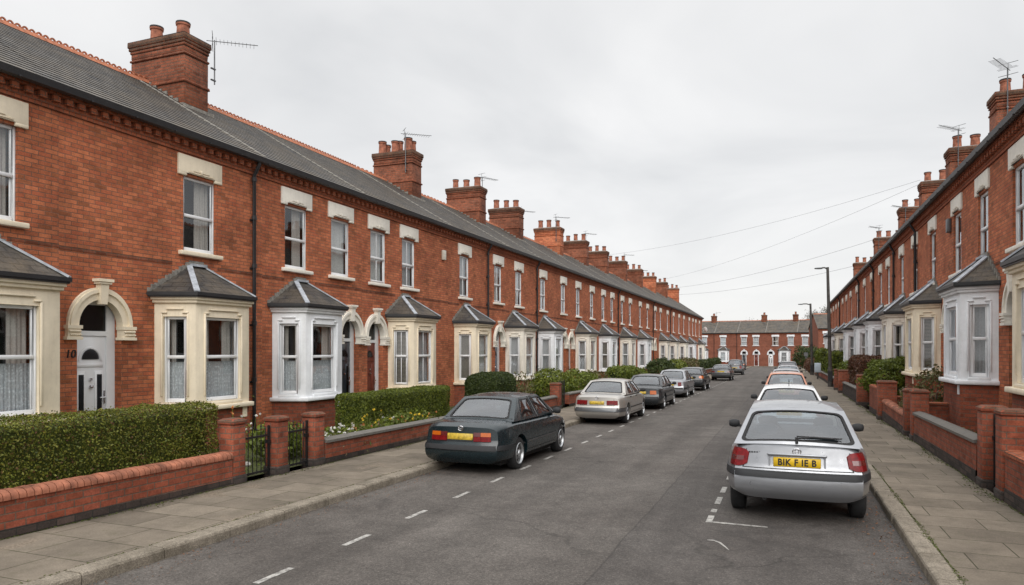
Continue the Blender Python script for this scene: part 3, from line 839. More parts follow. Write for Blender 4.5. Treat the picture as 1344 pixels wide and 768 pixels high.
def terrace_house(nm, label, loc, rz, Wd, wins, doors, bays, chims, pipes, stone, crest=False, ends=(False, False), zscale=1, brick='brick',
                  D=.75, S=.30, zs=.8, lift=0, group=None, extras=None, ww=.88, wh=1.52, wz=4.02, lint=.42, party=True):
    H = empty(nm, loc, rz, label, 'house', group); H.scale.z = zscale
    holes = []; mb = MB(); dep = 8.0
    for (x, v, b) in wins: holes.append((x-ww/2, x+ww/2, wz, wz+wh))
    for (x, c) in doors: holes.append((x-DW/2, x+DW/2, -.3, DTOP+lift, DH+lift))
    for (x, F, st, v, b) in bays:
        W2 = F/2+S-.12; holes.append((max(.05, x-W2), min(Wd-.05, x+W2), -.3, 3.0+lift))
    mb.wall((0, 0), (1, 0), Wd, -.3, 6.06, holes, .12, 0, (0, 1))
    for (x, c) in doors:   # deep porch reveal
        for s in (-1, 1):
            xx = x+s*DW/2; mb.quad((xx, .12, -.3), (xx, .30, -.3), (xx, .30, DTOP+lift), (xx, .12, DTOP+lift))
        mb.quad((x-DW/2, .12, DTOP+lift), (x+DW/2, .12, DTOP+lift), (x+DW/2, .30, DTOP+lift), (x-DW/2, .30, DTOP+lift))
    e0, e1 = (.0, Wd)
    mb.quad((0, dep, -.3), (0, dep, 6.35), (Wd, dep, 6.35), (Wd, dep, -.3))
    for k, xx in ((0, .0 if ends[0] else .003), (1, Wd if ends[1] else Wd-.003)):
        mb.add([(xx, 0, -.3), (xx, dep, -.3), (xx, dep, 6.35), (xx, 4, 8.76), (xx, 0, 6.35)], [(0, 1, 2, 3, 4)] if k else [(4, 3, 2, 1, 0)])
    # darker string course with gaps at openings
    segs = [(0, Wd)]
    for (x, F, st, v, b) in bays:
        segs = [q for s in segs for q in ((s[0], min(s[1], x-.62)), (max(s[0], x+.62), s[1])) if q[1]-q[0] > .05]
    for a, b in segs: mb.box(a, b, -.010, .0, 3.70+lift*.3, 3.76+lift*.3, 1)
    mb.box(0, Wd, -.035, .002, 6.0, 6.06, 2)
    w_ = mb.mesh('wall', [brick, 'brick_chimney', 'brick_trim'])
    put('wall', w_, H, 0, 0, 0)
    # cornice: projecting courses and dentils
    cb = MB(); cb.box(0, Wd, -.05, .0, 6.06, 6.12)
    n = int(Wd/.225); p = Wd/n
    for i in range(n): cb.box(i*p+.055, i*p+.055+.115, -.13, 0, 6.12, 6.225)
    cb.box(0, Wd, -.03, .0, 6.12, 6.225); cb.box(0, Wd, -.15, 0, 6.225, 6.30); cb.box(0, Wd, -.10, 0, 6.30, 6.40)
    cb.build('cornice', 'brick_trim', H)
    gb = MB(); gp = [(-.165, 6.34), (-.175, 6.265), (-.235, 6.245), (-.29, 6.27), (-.31, 6.375), (-.295, 6.375), (-.28, 6.31), (-.235, 6.29), (-.185, 6.30), (-.175, 6.375)]
    k = len(gp); gb.add([(0, y, z) for y, z in gp] + [(Wd, y, z) for y, z in gp], [(i, (i+1) % k, (i+1) % k+k, i+k) for i in range(k)] + [tuple(range(k))[::-1], tuple(range(k, 2*k))])
    gb.box(0, Wd, -.164, -.101, 6.302, 6.40)
    x = .4
    while x < Wd: gb.box(x-.015, x+.015, -.31, -.16, 6.26, 6.285); x += .9
    gb.build('gutter', 'pipe_black', H)
    rb = MB(); ya, za, zr = -.22, 6.40, 8.85; sl = (zr-za)/(4-ya)
    z_b = za; P = [(ya, za), (4.0, zr), (dep+.2, za)]
    x0 = 0 - (.12 if ends[0] else 0); x1 = Wd + (.12 if ends[1] else 0)
    NR = 22
    for q in range(NR):
        t0, t1 = q/NR, (q+1)/NR; dy, dz = (4-ya), (zr-za); lz = .018
        a_ = (ya+dy*t0, za+dz*t0+lz); b_ = (ya+dy*t1, za+dz*t1+.003)
        rb.quad((x0, a_[0], a_[1]), (x1, a_[0], a_[1]), (x1, b_[0], b_[1]), (x0, b_[0], b_[1]))
        rb.quad((x0, a_[0]+.004, a_[1]-lz), (x1, a_[0]+.004, a_[1]-lz), (x1, a_[0], a_[1]), (x0, a_[0], a_[1]), 2)
    rb.quad((x0, 4, zr), (x1, 4, zr), (x1, dep+.2, za), (x0, dep+.2, za))
    rb.quad((x0, ya, za-.05), (x0, ya, za), (x0, 4, zr), (x0, 4, zr-.05), 0); rb.quad((x1, 4, zr-.05), (x1, 4, zr), (x1, ya, za), (x1, ya, za-.05), 0)
    rb.quad((x0, ya, za-.05), (x1, ya, za-.05), (x1, ya, za), (x0, ya, za), 0)
    rb.quad((x0, 4, zr-.05), (x1, 4, zr-.05), (x1, ya, za-.05), (x0, ya, za-.05), 0)
    if party:
        rb.add([(Wd-.09, ya+.1, za+.09), (Wd-.0, ya+.1, za+.09), (Wd-.0, 4, zr+.03), (Wd-.09, 4, zr+.03), (Wd-.09, ya+.1, za+.04), (Wd, ya+.1, za+.04), (Wd, 4, zr-.03), (Wd-.09, 4, zr-.03)],
               [(0,1,2,3), (4,0,3,7), (1,5,6,2), (0,4,5,1)], 1)
    ro = rb.build('roof', ['slate', 'mortar_flash', 'slate_edge'], H)
    tb = MB(); n = int(Wd/.3); p = Wd/n
    for i in range(n):
        q = i*p
        tb.add([(q+.004, 3.86, zr-.06), (q+p-.004, 3.86, zr-.06), (q+p-.004, 3.93, zr+.045), (q+.004, 3.93, zr+.045), (q+.004, 4.07, zr+.045), (q+p-.004, 4.07, zr+.045), (q+p-.004, 4.14, zr-.06), (q+.004, 4.14, zr-.06)],
               [(0,1,2,3), (3,2,5,4), (4,5,6,7), (1,6,5,2), (0,3,4,7)])
        if crest:
            for j in range(2):
                c = q + p*(j+.5)/2
                for t_ in range(6):
                    a0, a1 = PI*t_/6, PI*(t_+1)/6; r = .062
                    tb.obox((c-r*math.cos(a0), 4, zr+.045+r*1.25*math.sin(a0)), (c-r*math.cos(a1), 4, zr+.045+r*1.25*math.sin(a1)), .035, .03, up=(0,1,0))
        else:
            tb.box(q+.08, q+p-.08, 3.98, 4.02, zr+.045, zr+.10)
    tb.build('ridge_tiles', 'terracotta', ro)
    for i, (x, v, b) in enumerate(wins): upper_window(H, x, wz, ww, wh, v, stone, b, lint)
    for (x, c) in doors: door_set(H, x, c, stone, lift)
    for i, (x, F, st, v, b) in enumerate(bays): bay_window(H, x, F, D, S, st, v, b, zs, i + int(x*3), lift)
    for c in chims: chimney(H, *c)
    for x in pipes: downpipe(H, x)
    if extras: extras(H)
    return H
# ------------------------------------------------------------------ cars
def interp(x, pts):
    if x <= pts[0][0]: return pts[0][1]
    for (a, va), (b, vb) in zip(pts[:-1], pts[1:]):
        if x <= b:
            t = (x-a)/(b-a); t = t*t*(3-2*t)*.35 + t*.65
            return va + (vb-va)*t
    return pts[-1][1]
def rounded_grid(nx, ny, nz, r):
    """surface of the cube [-1,1]^3 as grid with slightly rounded edges"""
    V = {}; vs = []; fs = []
    def idx(i, j, k):
        if (i, j, k) not in V:
            p = Vector((2*i/nx-1, 2*j/ny-1, 2*k/nz-1)); V[(i, j, k)] = len(vs); vs.append(p)
        return V[(i, j, k)]
    for i in range(nx):
        for j in range(ny):
            fs.append((idx(i,j,0), idx(i,j+1,0), idx(i+1,j+1,0), idx(i+1,j,0))); fs.append((idx(i,j,nz), idx(i+1,j,nz), idx(i+1,j+1,nz), idx(i,j+1,nz)))
    for i in range(nx):
        for k in range(nz):
            fs.append((idx(i,0,k), idx(i+1,0,k), idx(i+1,0,k+1), idx(i,0,k+1))); fs.append((idx(i,ny,k), idx(i,ny,k+1), idx(i+1,ny,k+1), idx(i+1,ny,k)))
    for j in range(ny):
        for k in range(nz):
            fs.append((idx(0,j,k), idx(0,j,k+1), idx(0,j+1,k+1), idx(0,j+1,k))); fs.append((idx(nx,j,k), idx(nx,j+1,k), idx(nx,j+1,k+1), idx(nx,j,k+1)))
    return vs, fs

def build_car(nm, label, c):
    """c: dict with L W H wb oh(rear overhang) zb deck profile etc.; rear of the car at local y=0, nose at y=L"""
    L, W, H = c['L'], c['W'], c['H']; hw = W/2
    root = empty(nm, (0,0,0), 0, label, 'car', c.get('group'))
    pm = c['paint']; zb = c.get('zb', .20)
    prof = c['prof']                     # (y, ztop)
    rake = c.get('rake', .10); bumpz = c.get('bumpz', .56); bulge = c.get('bulge', .05)
    vs, fs = rounded_grid(14, 40, 10, .1)
    out = []
    for p in vs:
        y = (p.y+1)/2*L; zt = interp(y, prof); tz = (p.z+1)/2; z = zb + (zt-zb)*tz
        # superellipse rounding in cross-section
        ex = abs(p.x)**1; rx, rz = abs(p.x), abs(p.z)
        cr = .0
        if rx > .72 and rz > .75:
            a = (rx-.72)/.28; b = (rz-.75)/.25
            m = max(a, b); l = math.hypot(a, b) or 1
            k = m/l
            nx_, nz_ = .72+.28*a*k*1.0, .75+.25*b*k
            px = math.copysign(nx_, p.x); pz = math.copysign(nz_, p.z)
            z = zb + (zt-zb)*(pz+1)/2; x = px
        else: x = p.x
        # plan shape: narrower towards both ends
        d0 = y; d1 = L-y
        f = 1.0
        if d0 < .55: f -= .13*((.55-d0)/.55)**2.4
        if d1 < .9: f -= .17*((.9-d1)/.9)**2.2
        zz = z
        t = 1.0
        if zz > .55: t -= .075*((zz-.55)/.4)**1.6
        if zz < zb+.2: t -= .07*((zb+.2-zz)/.2)**2
        X = x*hw*f*t
        # rake and bow of the two ends
        Y = y
        w0 = max(0, 1-d0/.5); w1 = max(0, 1-d1/.6)
        bow = .11*(abs(X)/hw)**2.6
        Y += w0*(bow + rake*max(0, zz-bumpz)/.4 - (bulge*min(1, max(0, (bumpz-zz)/.05)) ) + (.13*min(1.3, max(0, (zb+.17-zz)/.17))**1.6))
        Y -= w1*(bow*1.6 + .12*max(0, zz-.5)/.3 + (.08 if zz < .3 else 0))
        crown = c.get('crown', .025)*(1-(X/hw)**2) if p.z > .9 else 0
        out.append((X, Y, z+crown))
    mb = MB(); mb.add(out, fs)
    me = mb.mesh('body', [pm, 'dark_void'])
    # wheel arches
    wr = c.get('wr', .30); wy = [c['oh'], c['oh']+c['wb']]
    tmp = bpy.data.objects.new('tmp', me); COL.objects.link(tmp)
    cut = MB()
    for y in wy:
        for s in (-1, 1):
            r = wr+.055; n = 28
            x0, x1 = (hw-.28, hw+.2) if s > 0 else (-hw-.2, -hw+.28)
            cut.lathe([(0, x0), (r, x0), (r, x1), (0, x1)], (0, y, wr), n, 0, 'x')
    cme = bpy.data.meshes.new('cut'); cme.from_pydata(cut.v, [], cut.f)
    bmx = bmesh.new(); bmx.from_mesh(cme); bmesh.ops.remove_doubles(bmx, verts=bmx.verts, dist=1e-5); bmesh.ops.recalc_face_normals(bmx, faces=bmx.faces); bmx.to_mesh(cme); bmx.free()
    co = bpy.data.objects.new('cut', cme); COL.objects.link(co)
    md = tmp.modifiers.new('b', 'BOOLEAN'); md.object = co; md.operation = 'DIFFERENCE'; md.solver = 'EXACT'
    dg = bpy.context.evaluated_depsgraph_get(); dg.update()
    ev = bpy.data.meshes.new_from_object(tmp.evaluated_get(dg))
    bpy.data.objects.remove(tmp); bpy.data.objects.remove(co)
    me = ev; me.name = 'body'
    if len(me.materials) < 2:
        me.materials.clear(); me.materials.append(MATS[pm]); me.materials.append(MATS['dark_void'])
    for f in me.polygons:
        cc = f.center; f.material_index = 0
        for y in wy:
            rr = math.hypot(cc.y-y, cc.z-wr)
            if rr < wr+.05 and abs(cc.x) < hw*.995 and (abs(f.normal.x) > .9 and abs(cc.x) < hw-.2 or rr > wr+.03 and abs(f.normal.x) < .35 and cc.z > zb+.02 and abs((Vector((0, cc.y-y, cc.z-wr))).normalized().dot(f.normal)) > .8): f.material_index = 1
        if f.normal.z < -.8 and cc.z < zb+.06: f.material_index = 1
    me.polygons.foreach_set('use_smooth', [True]*len(me.polygons)); me.set_sharp_from_angle(angle=R(38))
    body = link('body', me, root)
    verts = [v.co.copy() for v in me.vertices]; pol = [tuple(p.vertices) for p in me.polygons]
    bvh = BVHTree.FromPolygons(verts, pol)
    hwf = lambda z: hw
    def cast(o, d):
        h = bvh.ray_cast(Vector(o), Vector(d).normalized())
        return h[0], h[1]
    def band(mb, a0, a1, z0, z1, off, n=14, nz=3, cy=.8, end='rear', mi=0, zfun=None, thick=True):
        """strip lying on the body, angles about a vertical axis; 0 = straight back"""
        grid = []
        for i in range(n+1):
            a = a0+(a1-a0)*i/n; row = []
            for k in range(nz+1):
                z = z0+(z1-z0)*k/nz
                if zfun: z = zfun(i/n, k/nz)
                dx, dy = math.sin(a), -math.cos(a)
                cyy = cy
                if end == 'front': dy = -dy; cyy = L-cy
                o = Vector((dx*3, cyy+dy*3, z)); h, nn = cast(o, (-dx, -dy, 0))
                if h is None: h = Vector((dx*.7, cyy+dy*.7, z)); 
                row.append(h + Vector((dx, dy, 0))*off)
            grid.append(row)
        vs_ = [q for r_ in grid for q in r_]; m = nz+1
        fs_ = [(i*m+k, (i+1)*m+k, (i+1)*m+k+1, i*m+k+1) for i in range(n) for k in range(nz)]
        if end == 'front': fs_ = [f_[::-1] for f_ in fs_]
        base = len(vs_)
        if thick:   # rim back to the body
            per = [i*m for i in range(n+1)] + [n*m+k for k in range(1, m)] + [i*m+nz for i in range(n-1, -1, -1)] + [k for k in range(nz-1, 0, -1)]
            cen = Vector((0, (cy if end == 'rear' else L-cy), 0))
            inner = []
            for q in per:
                p = vs_[q]; d = Vector((p.x-cen.x, p.y-cen.y, 0)).normalized(); inner.append(p - d*(off+.02))
            vs_ += inner; N = len(per)
            fs_ += [(per[i], base+i, base+(i+1) % N, per[(i+1) % N]) for i in range(N)]
        mb.add(vs_, fs_, mi)
    def side(mb, y0, y1, z0, z1, off, s, mi=0, n=10):
        rows = []
        for i in range(n+1):
            y = y0+(y1-y0)*i/n
            for z in (z0, z1):
                h, nn = cast((s*3, y, z if not callable(z) else z(y)), (-s, 0, 0))
                if h is None: h = Vector((s*hw, y, z))
                rows.append(h+Vector((s*off, 0, 0)))
        mb.add(rows, [((2*i, 2*i+2, 2*i+3, 2*i+1) if s > 0 else (2*i, 2*i+1, 2*i+3, 2*i+2)) for i in range(n)], mi)
    # ---------------- greenhouse
    g = c['gh']  # rb: rear base y, rt: rear top y, ft: front top y, fb: front base y, zbr, zbf, zr ; wb, wt half widths
    zr = H; wbh, wth = g['wb'], g['wt']
    BL = {'rl': Vector((-wbh, g['rb'], g['zbr'])), 'rr': Vector((wbh, g['rb'], g['zbr'])), 'fl': Vector((-wbh, g['fb'], g['zbf'])), 'fr': Vector((wbh, g['fb'], g['zbf']))}
    TP = {'rl': Vector((-wth*.96, g['rt'], zr-.035)), 'rr': Vector((wth*.96, g['rt'], zr-.035)), 'fl': Vector((-wth*.97, g['ft'], zr-.02)), 'fr': Vector((wth*.97, g['ft'], zr-.02))}
    def patch(a, b, cc, d, bulge, ev=False):
        # a,b bottom; d,cc top  (u along a->b, v up); bulge outward at the centre
        nrm = (b-a).cross(d-a).normalized()
        def P(u, v, off=0):
            p = a*(1-u)*(1-v)+b*u*(1-v)+cc*u*v+d*(1-u)*v
            return p + nrm*(bulge*(1-(2*u-1)**2)*(.35+.65*(1-(2*v-1)**2)) * 1.0 + off)
        return P
    gl = MB(); shell = MB(); seal = MB()
    def ring_pts(u0, u1, v0, v1, r, n=8, ratio=1.):
        pts = []
        ru, rv = r*ratio, r
        for (cu, cv, a0) in ((u1-ru, v0+rv, -PI/2), (u1-ru, v1-rv, 0), (u0+ru, v1-rv, PI/2), (u0+ru, v0+rv, PI)):
            for i in range(n): a = a0+PI/2*i/(n-1); pts.append((cu+ru*math.cos(a), cv+rv*math.sin(a)))
        full = []
        for i, p in enumerate(pts):
            full.append(p)
            if i % n == n-1:
                q = pts[(i+1) % len(pts)]
                for k in range(1, 8): full.append((p[0]+(q[0]-p[0])*k/8, p[1]+(q[1]-p[1])*k/8))
        return full
    def panel(P, u0, u1, v0, v1, win, r, sealw=.03, ratio=1., glassmb=None):
        """shell between patch rectangle and window ring, seal, glass"""
        wu0, wu1, wv0, wv1 = win
        ins = ring_pts(wu0, wu1, wv0, wv1, r, 8, ratio); N = len(ins)
        cu, cv = (wu0+wu1)/2, (wv0+wv1)/2
        outp = []
        for (u, v) in ins:      # project to rectangle border
            du, dv = u-cu, v-cv
            t = min(((u1-cu)/du if du > 1e-6 else (u0-cu)/du if du < -1e-6 else 1e9), ((v1-cv)/dv if dv > 1e-6 else (v0-cv)/dv if dv < -1e-6 else 1e9))
            outp.append([cu+du*t, cv+dv*t])
        for (qu, qv) in ((u0, v0), (u1, v0), (u1, v1), (u0, v1)):   # snap nearest to corners
            j = min(range(N), key=lambda i: (outp[i][0]-qu)**2+(outp[i][1]-qv)**2); outp[j] = [qu, qv]
        K = 3; vs_ = []
        for k in range(K+1):
            t = k/K
            for (a, b) in zip(outp, ins): vs_.append(P(a[0]+(b[0]-a[0])*t, a[1]+(b[1]-a[1])*t))
        for b in ins: vs_.append(P(b[0], b[1], -.03))
        fs_ = [(k*N+i, k*N+(i+1) % N, (k+1)*N+(i+1) % N, (k+1)*N+i) for k in range(K+1) for i in range(N)]
        shell.add(vs_, fs_)
        sv = []
        for (sc, off) in ((0, .003), (sealw, .004), (sealw, -.02)):
            for (u, v) in ins: sv.append(P(cu+(u-cu)*(1-sc*.9/max(.05, (wu1-wu0))), cv+(v-cv)*(1-sc*.9/max(.05, (wv1-wv0))*1.6), off))
        # widen the outer edge so that the seal laps the paint
        for i, (u, v) in enumerate(ins): sv[i] = P(cu+(u-cu)*1.025, cv+(v-cv)*1.03, .004)
        seal.add(sv, [(k*N+i, k*N+(i+1) % N, (k+1)*N+(i+1) % N, (k+1)*N+i) for k in range(2) for i in range(N)])
        gm = glassmb
        gv = []; KK = 5
        for k in range(KK):
            t = 1-k/KK
            for (u, v) in ins: gv.append(P(cu+(u-cu)*t, cv+(v-cv)*t, -.008))
        gv.append(P(cu, cv, -.008))
        gm.add(gv, [(k*N+i, k*N+(i+1) % N, (k+1)*N+(i+1) % N, (k+1)*N+i) for k in range(KK-1) for i in range(N)] + [((KK-1)*N+i, (KK-1)*N+(i+1) % N, KK*N) for i in range(N)])
    rw, fw, sws = MB(), MB(), {1: [], -1: []}
    Pr = patch(BL['rl'], BL['rr'], TP['rr'], TP['rl'], g.get('rbulge', .05))
    panel(Pr, 0, 1, 0, 1, g.get('rwin', (.06, .94, .10, .90)), .10, .035, .6, rw)
    Pf = patch(BL['fr'], BL['fl'], TP['fl'], TP['fr'], .06)
    panel(Pf, 0, 1, 0, 1, (.05, .95, .06, .93), .10, .03, .6, fw)
    divs = g['div']        # list of (ub, ut) boundaries from rear to front (fractions of the base/top lines)
    for s in (1, -1):
        k = 'r' if s > 0 else 'l'
        rb_, fb_, ft_, rt_ = BL['r'+k], BL['f'+k], TP['f'+k], TP['r'+k]
        for (q0, q1, solid) in zip(divs[:-1], divs[1:], g['solid']):
            a = rb_.lerp(fb_, q0[0]); b = rb_.lerp(fb_, q1[0]); d = rt_.lerp(ft_, q0[1]); e = rt_.lerp(ft_, q1[1])
            if s > 0: P = patch(a, b, e, d, .008)
            else: P = patch(b, a, d, e, .008)
            if solid: 
                shell.add([P(i/3, j/8) for j in range(9) for i in range(4)], [(j*4+i, j*4+i+1, (j+1)*4+i+1, (j+1)*4+i) for j in range(8) for i in range(3)])
            else:
                m = MB(); mu = .05
                panel(P, 0, 1, 0, 1, (mu, 1-mu, .07, .90), .08, .05, .7, m); sws[s].append(m)
    # roof with crown
    rf = MB(); nu, nv = 10, 12; vs_ = []
    for j in range(nv+1):
        v = j/nv
        for i in range(nu+1):
            u = i/nu
            p = TP['rl']*(1-u)*(1-v)+TP['rr']*u*(1-v)+TP['fr']*u*v+TP['fl']*(1-u)*v
            p = p + Vector((0, 0, .045*(1-(2*u-1)**4)*(1-abs(2*v-1)**3) + .012*(1-(2*u-1)**2)))
            # edge bow matching the front and rear glass
            p.z += 0
            if v in (0, 1):
                P_ = Pr if v == 0 else Pf
                p = P_(u if v == 0 else 1-u, 1.0)
            vs_.append(p)
    rf.add(vs_, [(j*(nu+1)+i, j*(nu+1)+i+1, (j+1)*(nu+1)+i+1, (j+1)*(nu+1)+i) for j in range(nv) for i in range(nu)])
    shell_me_name = 'roof'
    shell.add(rf.v, rf.f)
    sm = shell.mesh('roof', [c.get('roof_paint', pm)]); bm = bmesh.new(); bm.from_mesh(sm); bmesh.ops.remove_doubles(bm, verts=bm.verts, dist=.0008)
    bmesh.ops.recalc_face_normals(bm, faces=bm.faces)
    for f in bm.faces: f.smooth = True
    bm.to_mesh(sm); bm.free(); sm.set_sharp_from_angle(angle=R(62))
    roof = link('roof', sm, root)
    seal.build('window_seal', 'rubber', roof, smooth=50)
    rw.build('rear_window', 'car_glass', root, smooth=50); fw.build('windscreen', 'car_glass', root, smooth=50)
    for s in (1, -1):
        for m in sws[s]: m.build('side_window', 'car_glass', root, smooth=50)
    # interior
    it = MB(); it.box(-wbh+.05, wbh-.05, g['rb']+.05, g['fb']-.05, min(g['zbr'], g['zbf'])-.02, min(g['zbr'], g['zbf'])+.06)
    y_r = g['rb']+g.get('seat', .55)
    for sx in (-.36, .36):
        for yy, hh in ((y_r, .16), (y_r+.85, .22)):
            it.add(*seatback(sx, yy, min(g['zbr'], g['zbf']), hh))
    it.box(-.6, .6, y_r, y_r+.1, .6, min(g['zbr'], g['zbf'])+.10)
    it.tube([(-.36+.19*math.cos(a*PI/6), y_r+1.3+.06*math.sin(a*PI/6), min(g['zbr'], g['zbf'])+.0+.19*math.sin(a*PI/6)) for a in range(13)], .015, 5)
    it.box(-.10, .10, g['ft']-.12, g['ft']-.09, H-.15, H-.09)
    it.build('interior', 'seat', root, smooth=50)
    # ---------------- trim
    A = c.get('ang', {})
    bs = MB()
    bz0, bz1 = c.get('strip', (.44, .53))
    band(bs, -1.9, 1.9, bz0, bz1, .022, 40, 2, 1.0)
    if c.get('strip_top'): band(bs, -1.2, 1.2, *c['strip_top'], .012, 34, 1, 1.0)
    bs.build('bumper_strip', c.get('strip_mat', 'trim_dark'), root, smooth=50)
    # seams of boot or tailgate and doors
    sm_ = MB(); a = c.get('seam_a', .72); zt = c['prof'][0][1]
    band(sm_, -a, a, c.get('seam_z', .60), c.get('seam_z', .60)+.010, .003, 26, 1, .8, thick=False)
    sm_.build('panel_gap', 'rubber', root)
    for s in (-1, 1):
        sm_ = MB()
        band(sm_, s*a-.006, s*a+.006, c.get('seam_z', .60), zt-.03, .003, 1, 8, .8, thick=False)
        sm_.build('panel_gap', 'rubber', root)
        sm_ = MB()
        for y in c['doors']: side(sm_, y-.005, y+.005, zb+.12, g['zbr']-.05, .003, s, 0, 1)
        side(sm_, c['doors'][0], c['doors'][-1], zb+.12, zb+.13, .003, s)
        sm_.build('door_gap', 'rubber', root)
        st = MB(); side(st, wy[0]+wr+.08, wy[1]-wr-.08, .47, .50, .014, s, 0, 12)
        st.build('rubbing_strip', c.get('side_mat', 'trim_dark'), root)
    for s in (-1, 1):
        t = c['tail']; lm = MB()
        for (a0, a1, z0, z1, mi) in t:
            aa, bb = (a0, a1) if s > 0 else (-a1, -a0)
            zf = None
            if c.get('round_light') and mi != 2:
                def zf(u, v, s=s, z0=z0, z1=z1):
                    e = u if s > 0 else 1-u; k = max(0, 1-e/.35)**2
                    return z0+.035*k + (z1-z0-.085*k)*v
            band(lm, aa, bb, z0, z1, .016 if mi != 2 else .019, 10, 4, .8, mi=mi, zfun=zf)
        lm.build('tail_light', ['light_red', 'light_amber', 'light_smoke', 'light_clear'], root, smooth=40)
        hm = MB(); aa, bb = (.62, 1.05) if s > 0 else (-1.05, -.62)
        band(hm, *( (aa, bb)), .52, .66, .012, 8, 3, 1.0, 'front', mi=0); hm.build('headlight', 'light_clear', root, smooth=40)
        # door mirror
        mm = MB(); mx = hw*.93; my = g['fb']-.28; mz = g['zbf']+.07
        mm.lathe([(0, -.085), (.045, -.08), (.062, -.03), (.064, .02), (.05, .07), (0, .085)], (s*(mx+.12), my, mz), 12, 0, 'x')
        mm.obox((s*mx*.96, my+.03, mz-.05), (s*(mx+.08), my, mz-.03), .05, .04)
        mm.v = [(x, my+(y-my)*.75, z) for x, y, z in mm.v]
        mm.build('door_mirror', c.get('mirror_mat', 'trim_dark'), root, smooth=60)
        for y in c.get('handles', []):
            hd = MB(); h, nn = cast((s*3, y, .80), (-s, 0, 0))
            if h: hd.box(h.x-.012, h.x+.02, y-.085, y+.085, .785, .812); hd.build('door_handle', c.get('handle_mat', 'trim_dark'), root)
    # plate
    pz = c.get('plate_z', .68); h, nn = cast((0, -3, pz), (0, 1, 0)); py = h.y-.012; pw, ph = c.get('plate', (.26, .055))
    rk = math.atan2(h.y - cast((0, -3, pz-.1), (0, 1, 0))[0].y, .1) if pz > bumpz+.11 else 0
    pl = MB(); pl.box(-pw, pw, -.008, .03, -ph, ph)
    pme = pl.mesh('number_plate', [c.get('plate_mat', 'plate_yellow_dirty')]); bevel_mesh(pme, .006, 1)
    plo = link('number_plate', pme, root, (0, py, pz)); plo.rotation_euler.x = -rk
    if c.get('plate_text'):
        cu = bpy.data.curves.new('t', 'FONT'); cu.body = c['plate_text']; cu.size = .125; cu.align_x = 'CENTER'; cu.align_y = 'CENTER'; cu.extrude = .001; cu.offset = .004; cu.space_character = 1.12
        to = bpy.data.objects.new('t', cu); COL.objects.link(to); bpy.context.view_layer.update()
        tm = bpy.data.meshes.new_from_object(to.evaluated_get(bpy.context.evaluated_depsgraph_get())); bpy.data.objects.remove(to)
        tm.materials.clear(); tm.materials.append(MATS['lettering'])
        t2 = link('plate_lettering', tm, plo, (0, -.0105, -.002)); t2.rotation_euler.x = PI/2; t2.scale = (.76, .88, 1)
    if c.get('recess'):
        rc = MB(); rc.obox((-pw-.07, py+.0, pz+ph+.035), (pw+.07, py+.0, pz+ph+.035), .035, .032); rme = rc.mesh('boot_handle', [pm]); bevel_mesh(rme, .012); link('boot_handle', rme, root)
        rs = MB()
        for s in (-1, 1): rs.obox((s*(pw+.045), py+.012, pz-ph-.02), (s*(pw+.045), py+.02, pz+ph+.03), .02, .012)
        rs.obox((-pw-.04, py+.008, pz-ph-.02), (pw+.04, py+.008, pz-ph-.02), .012, .012)
        rs.build('plate_surround', pm, root)
    ez = c.get('badge_z')
    if ez:
        h, nn = cast((0, -3, ez), (0, 1, 0)); bd = MB(); n = 20; r = .042
        bd.tube([(r*1.15*math.cos(2*PI*i/n), 0, r*math.sin(2*PI*i/n)) for i in range(n+1)], .006, 6, cap=False)
        bd.tube([(r*.5*math.cos(2*PI*i/n), 0, r*.9*math.sin(2*PI*i/n)) for i in range(n+1)], .005, 6, cap=False)
        bd.tube([(r*1.05*math.cos(2*PI*i/n), 0, .014+r*.42*math.sin(2*PI*i/n)) for i in range(n+1)], .005, 6, cap=False)
        bo = bd.build('badge', 'chrome', root, smooth=60, loc=(0, h.y-.004, ez))
    if c.get('wiper'):
        wp_ = MB(); a_, b_ = Pr(.50, .10, .02), Pr(.83, .155, .02)
        wp_.tube([tuple(a_), tuple(Pr(.62, .125, .035)), tuple(b_)], .012, 6); wp_.tube([tuple(Pr(.50, .15, .018)), tuple(Pr(.86, .17, .018))], .008, 5)
        wp_.tube([tuple(Pr(.50, .02, .0)), tuple(Pr(.50, .12, .025))], .018, 8)
        wp_.build('rear_wiper', 'rubber', root, smooth=60)
    if c.get('lettering'):
        ux = c['lettering']; lb = MB(); r_ = random.Random(2)
        h, nn = cast((ux, -3, .865), (0, 1, 0))
        for i in range(6): lb.box(ux-.09+i*.03, ux-.09+i*.03+.02, h.y-.004, h.y+.002, .857, .873)
        lb.build('badge_lettering', 'trim_dark', root)
    if c.get('rails'):
        rr = MB()
        for s in (-1, 1): rr.tube([tuple(TP['r'+('r' if s > 0 else 'l')].lerp(TP['f'+('r' if s > 0 else 'l')], t_) + Vector((-s*.09, 0, .035+.03*math.sin(PI*min(1, max(0, t_))))) ) for t_ in (.03, .3, .6, .97)], .014, 6)
        rr.build('roof_rail', 'trim_dark', root)
    if c.get('antenna'):
        an = MB(); p = TP['rl'].lerp(TP['rr'], .5) + Vector((0, .22, .05)); an.tube([tuple(p), tuple(p+Vector((0, -.10, .16)))], .008, 5); an.build('antenna', 'rubber', root)
    ex = MB(); ex.lathe([(.0, .25), (.022, .25), (.03, .25), (.03, 0), (.022, 0)], (0, 0, 0), 10)
    eo = ex.build('exhaust', 'steel', root, smooth=40, loc=(-.38, .20, zb-.02)); eo.rotation_euler.x = -PI/2
    # underside and axle
    ub = MB(); ub.box(-hw*.8, hw*.8, .35, L-.4, zb-.05, zb+.02); ub.box(-hw*.75, hw*.75, wy[0]-.05, wy[0]+.05, .2, .3)
    ub.build('chassis', 'dark_void', root)
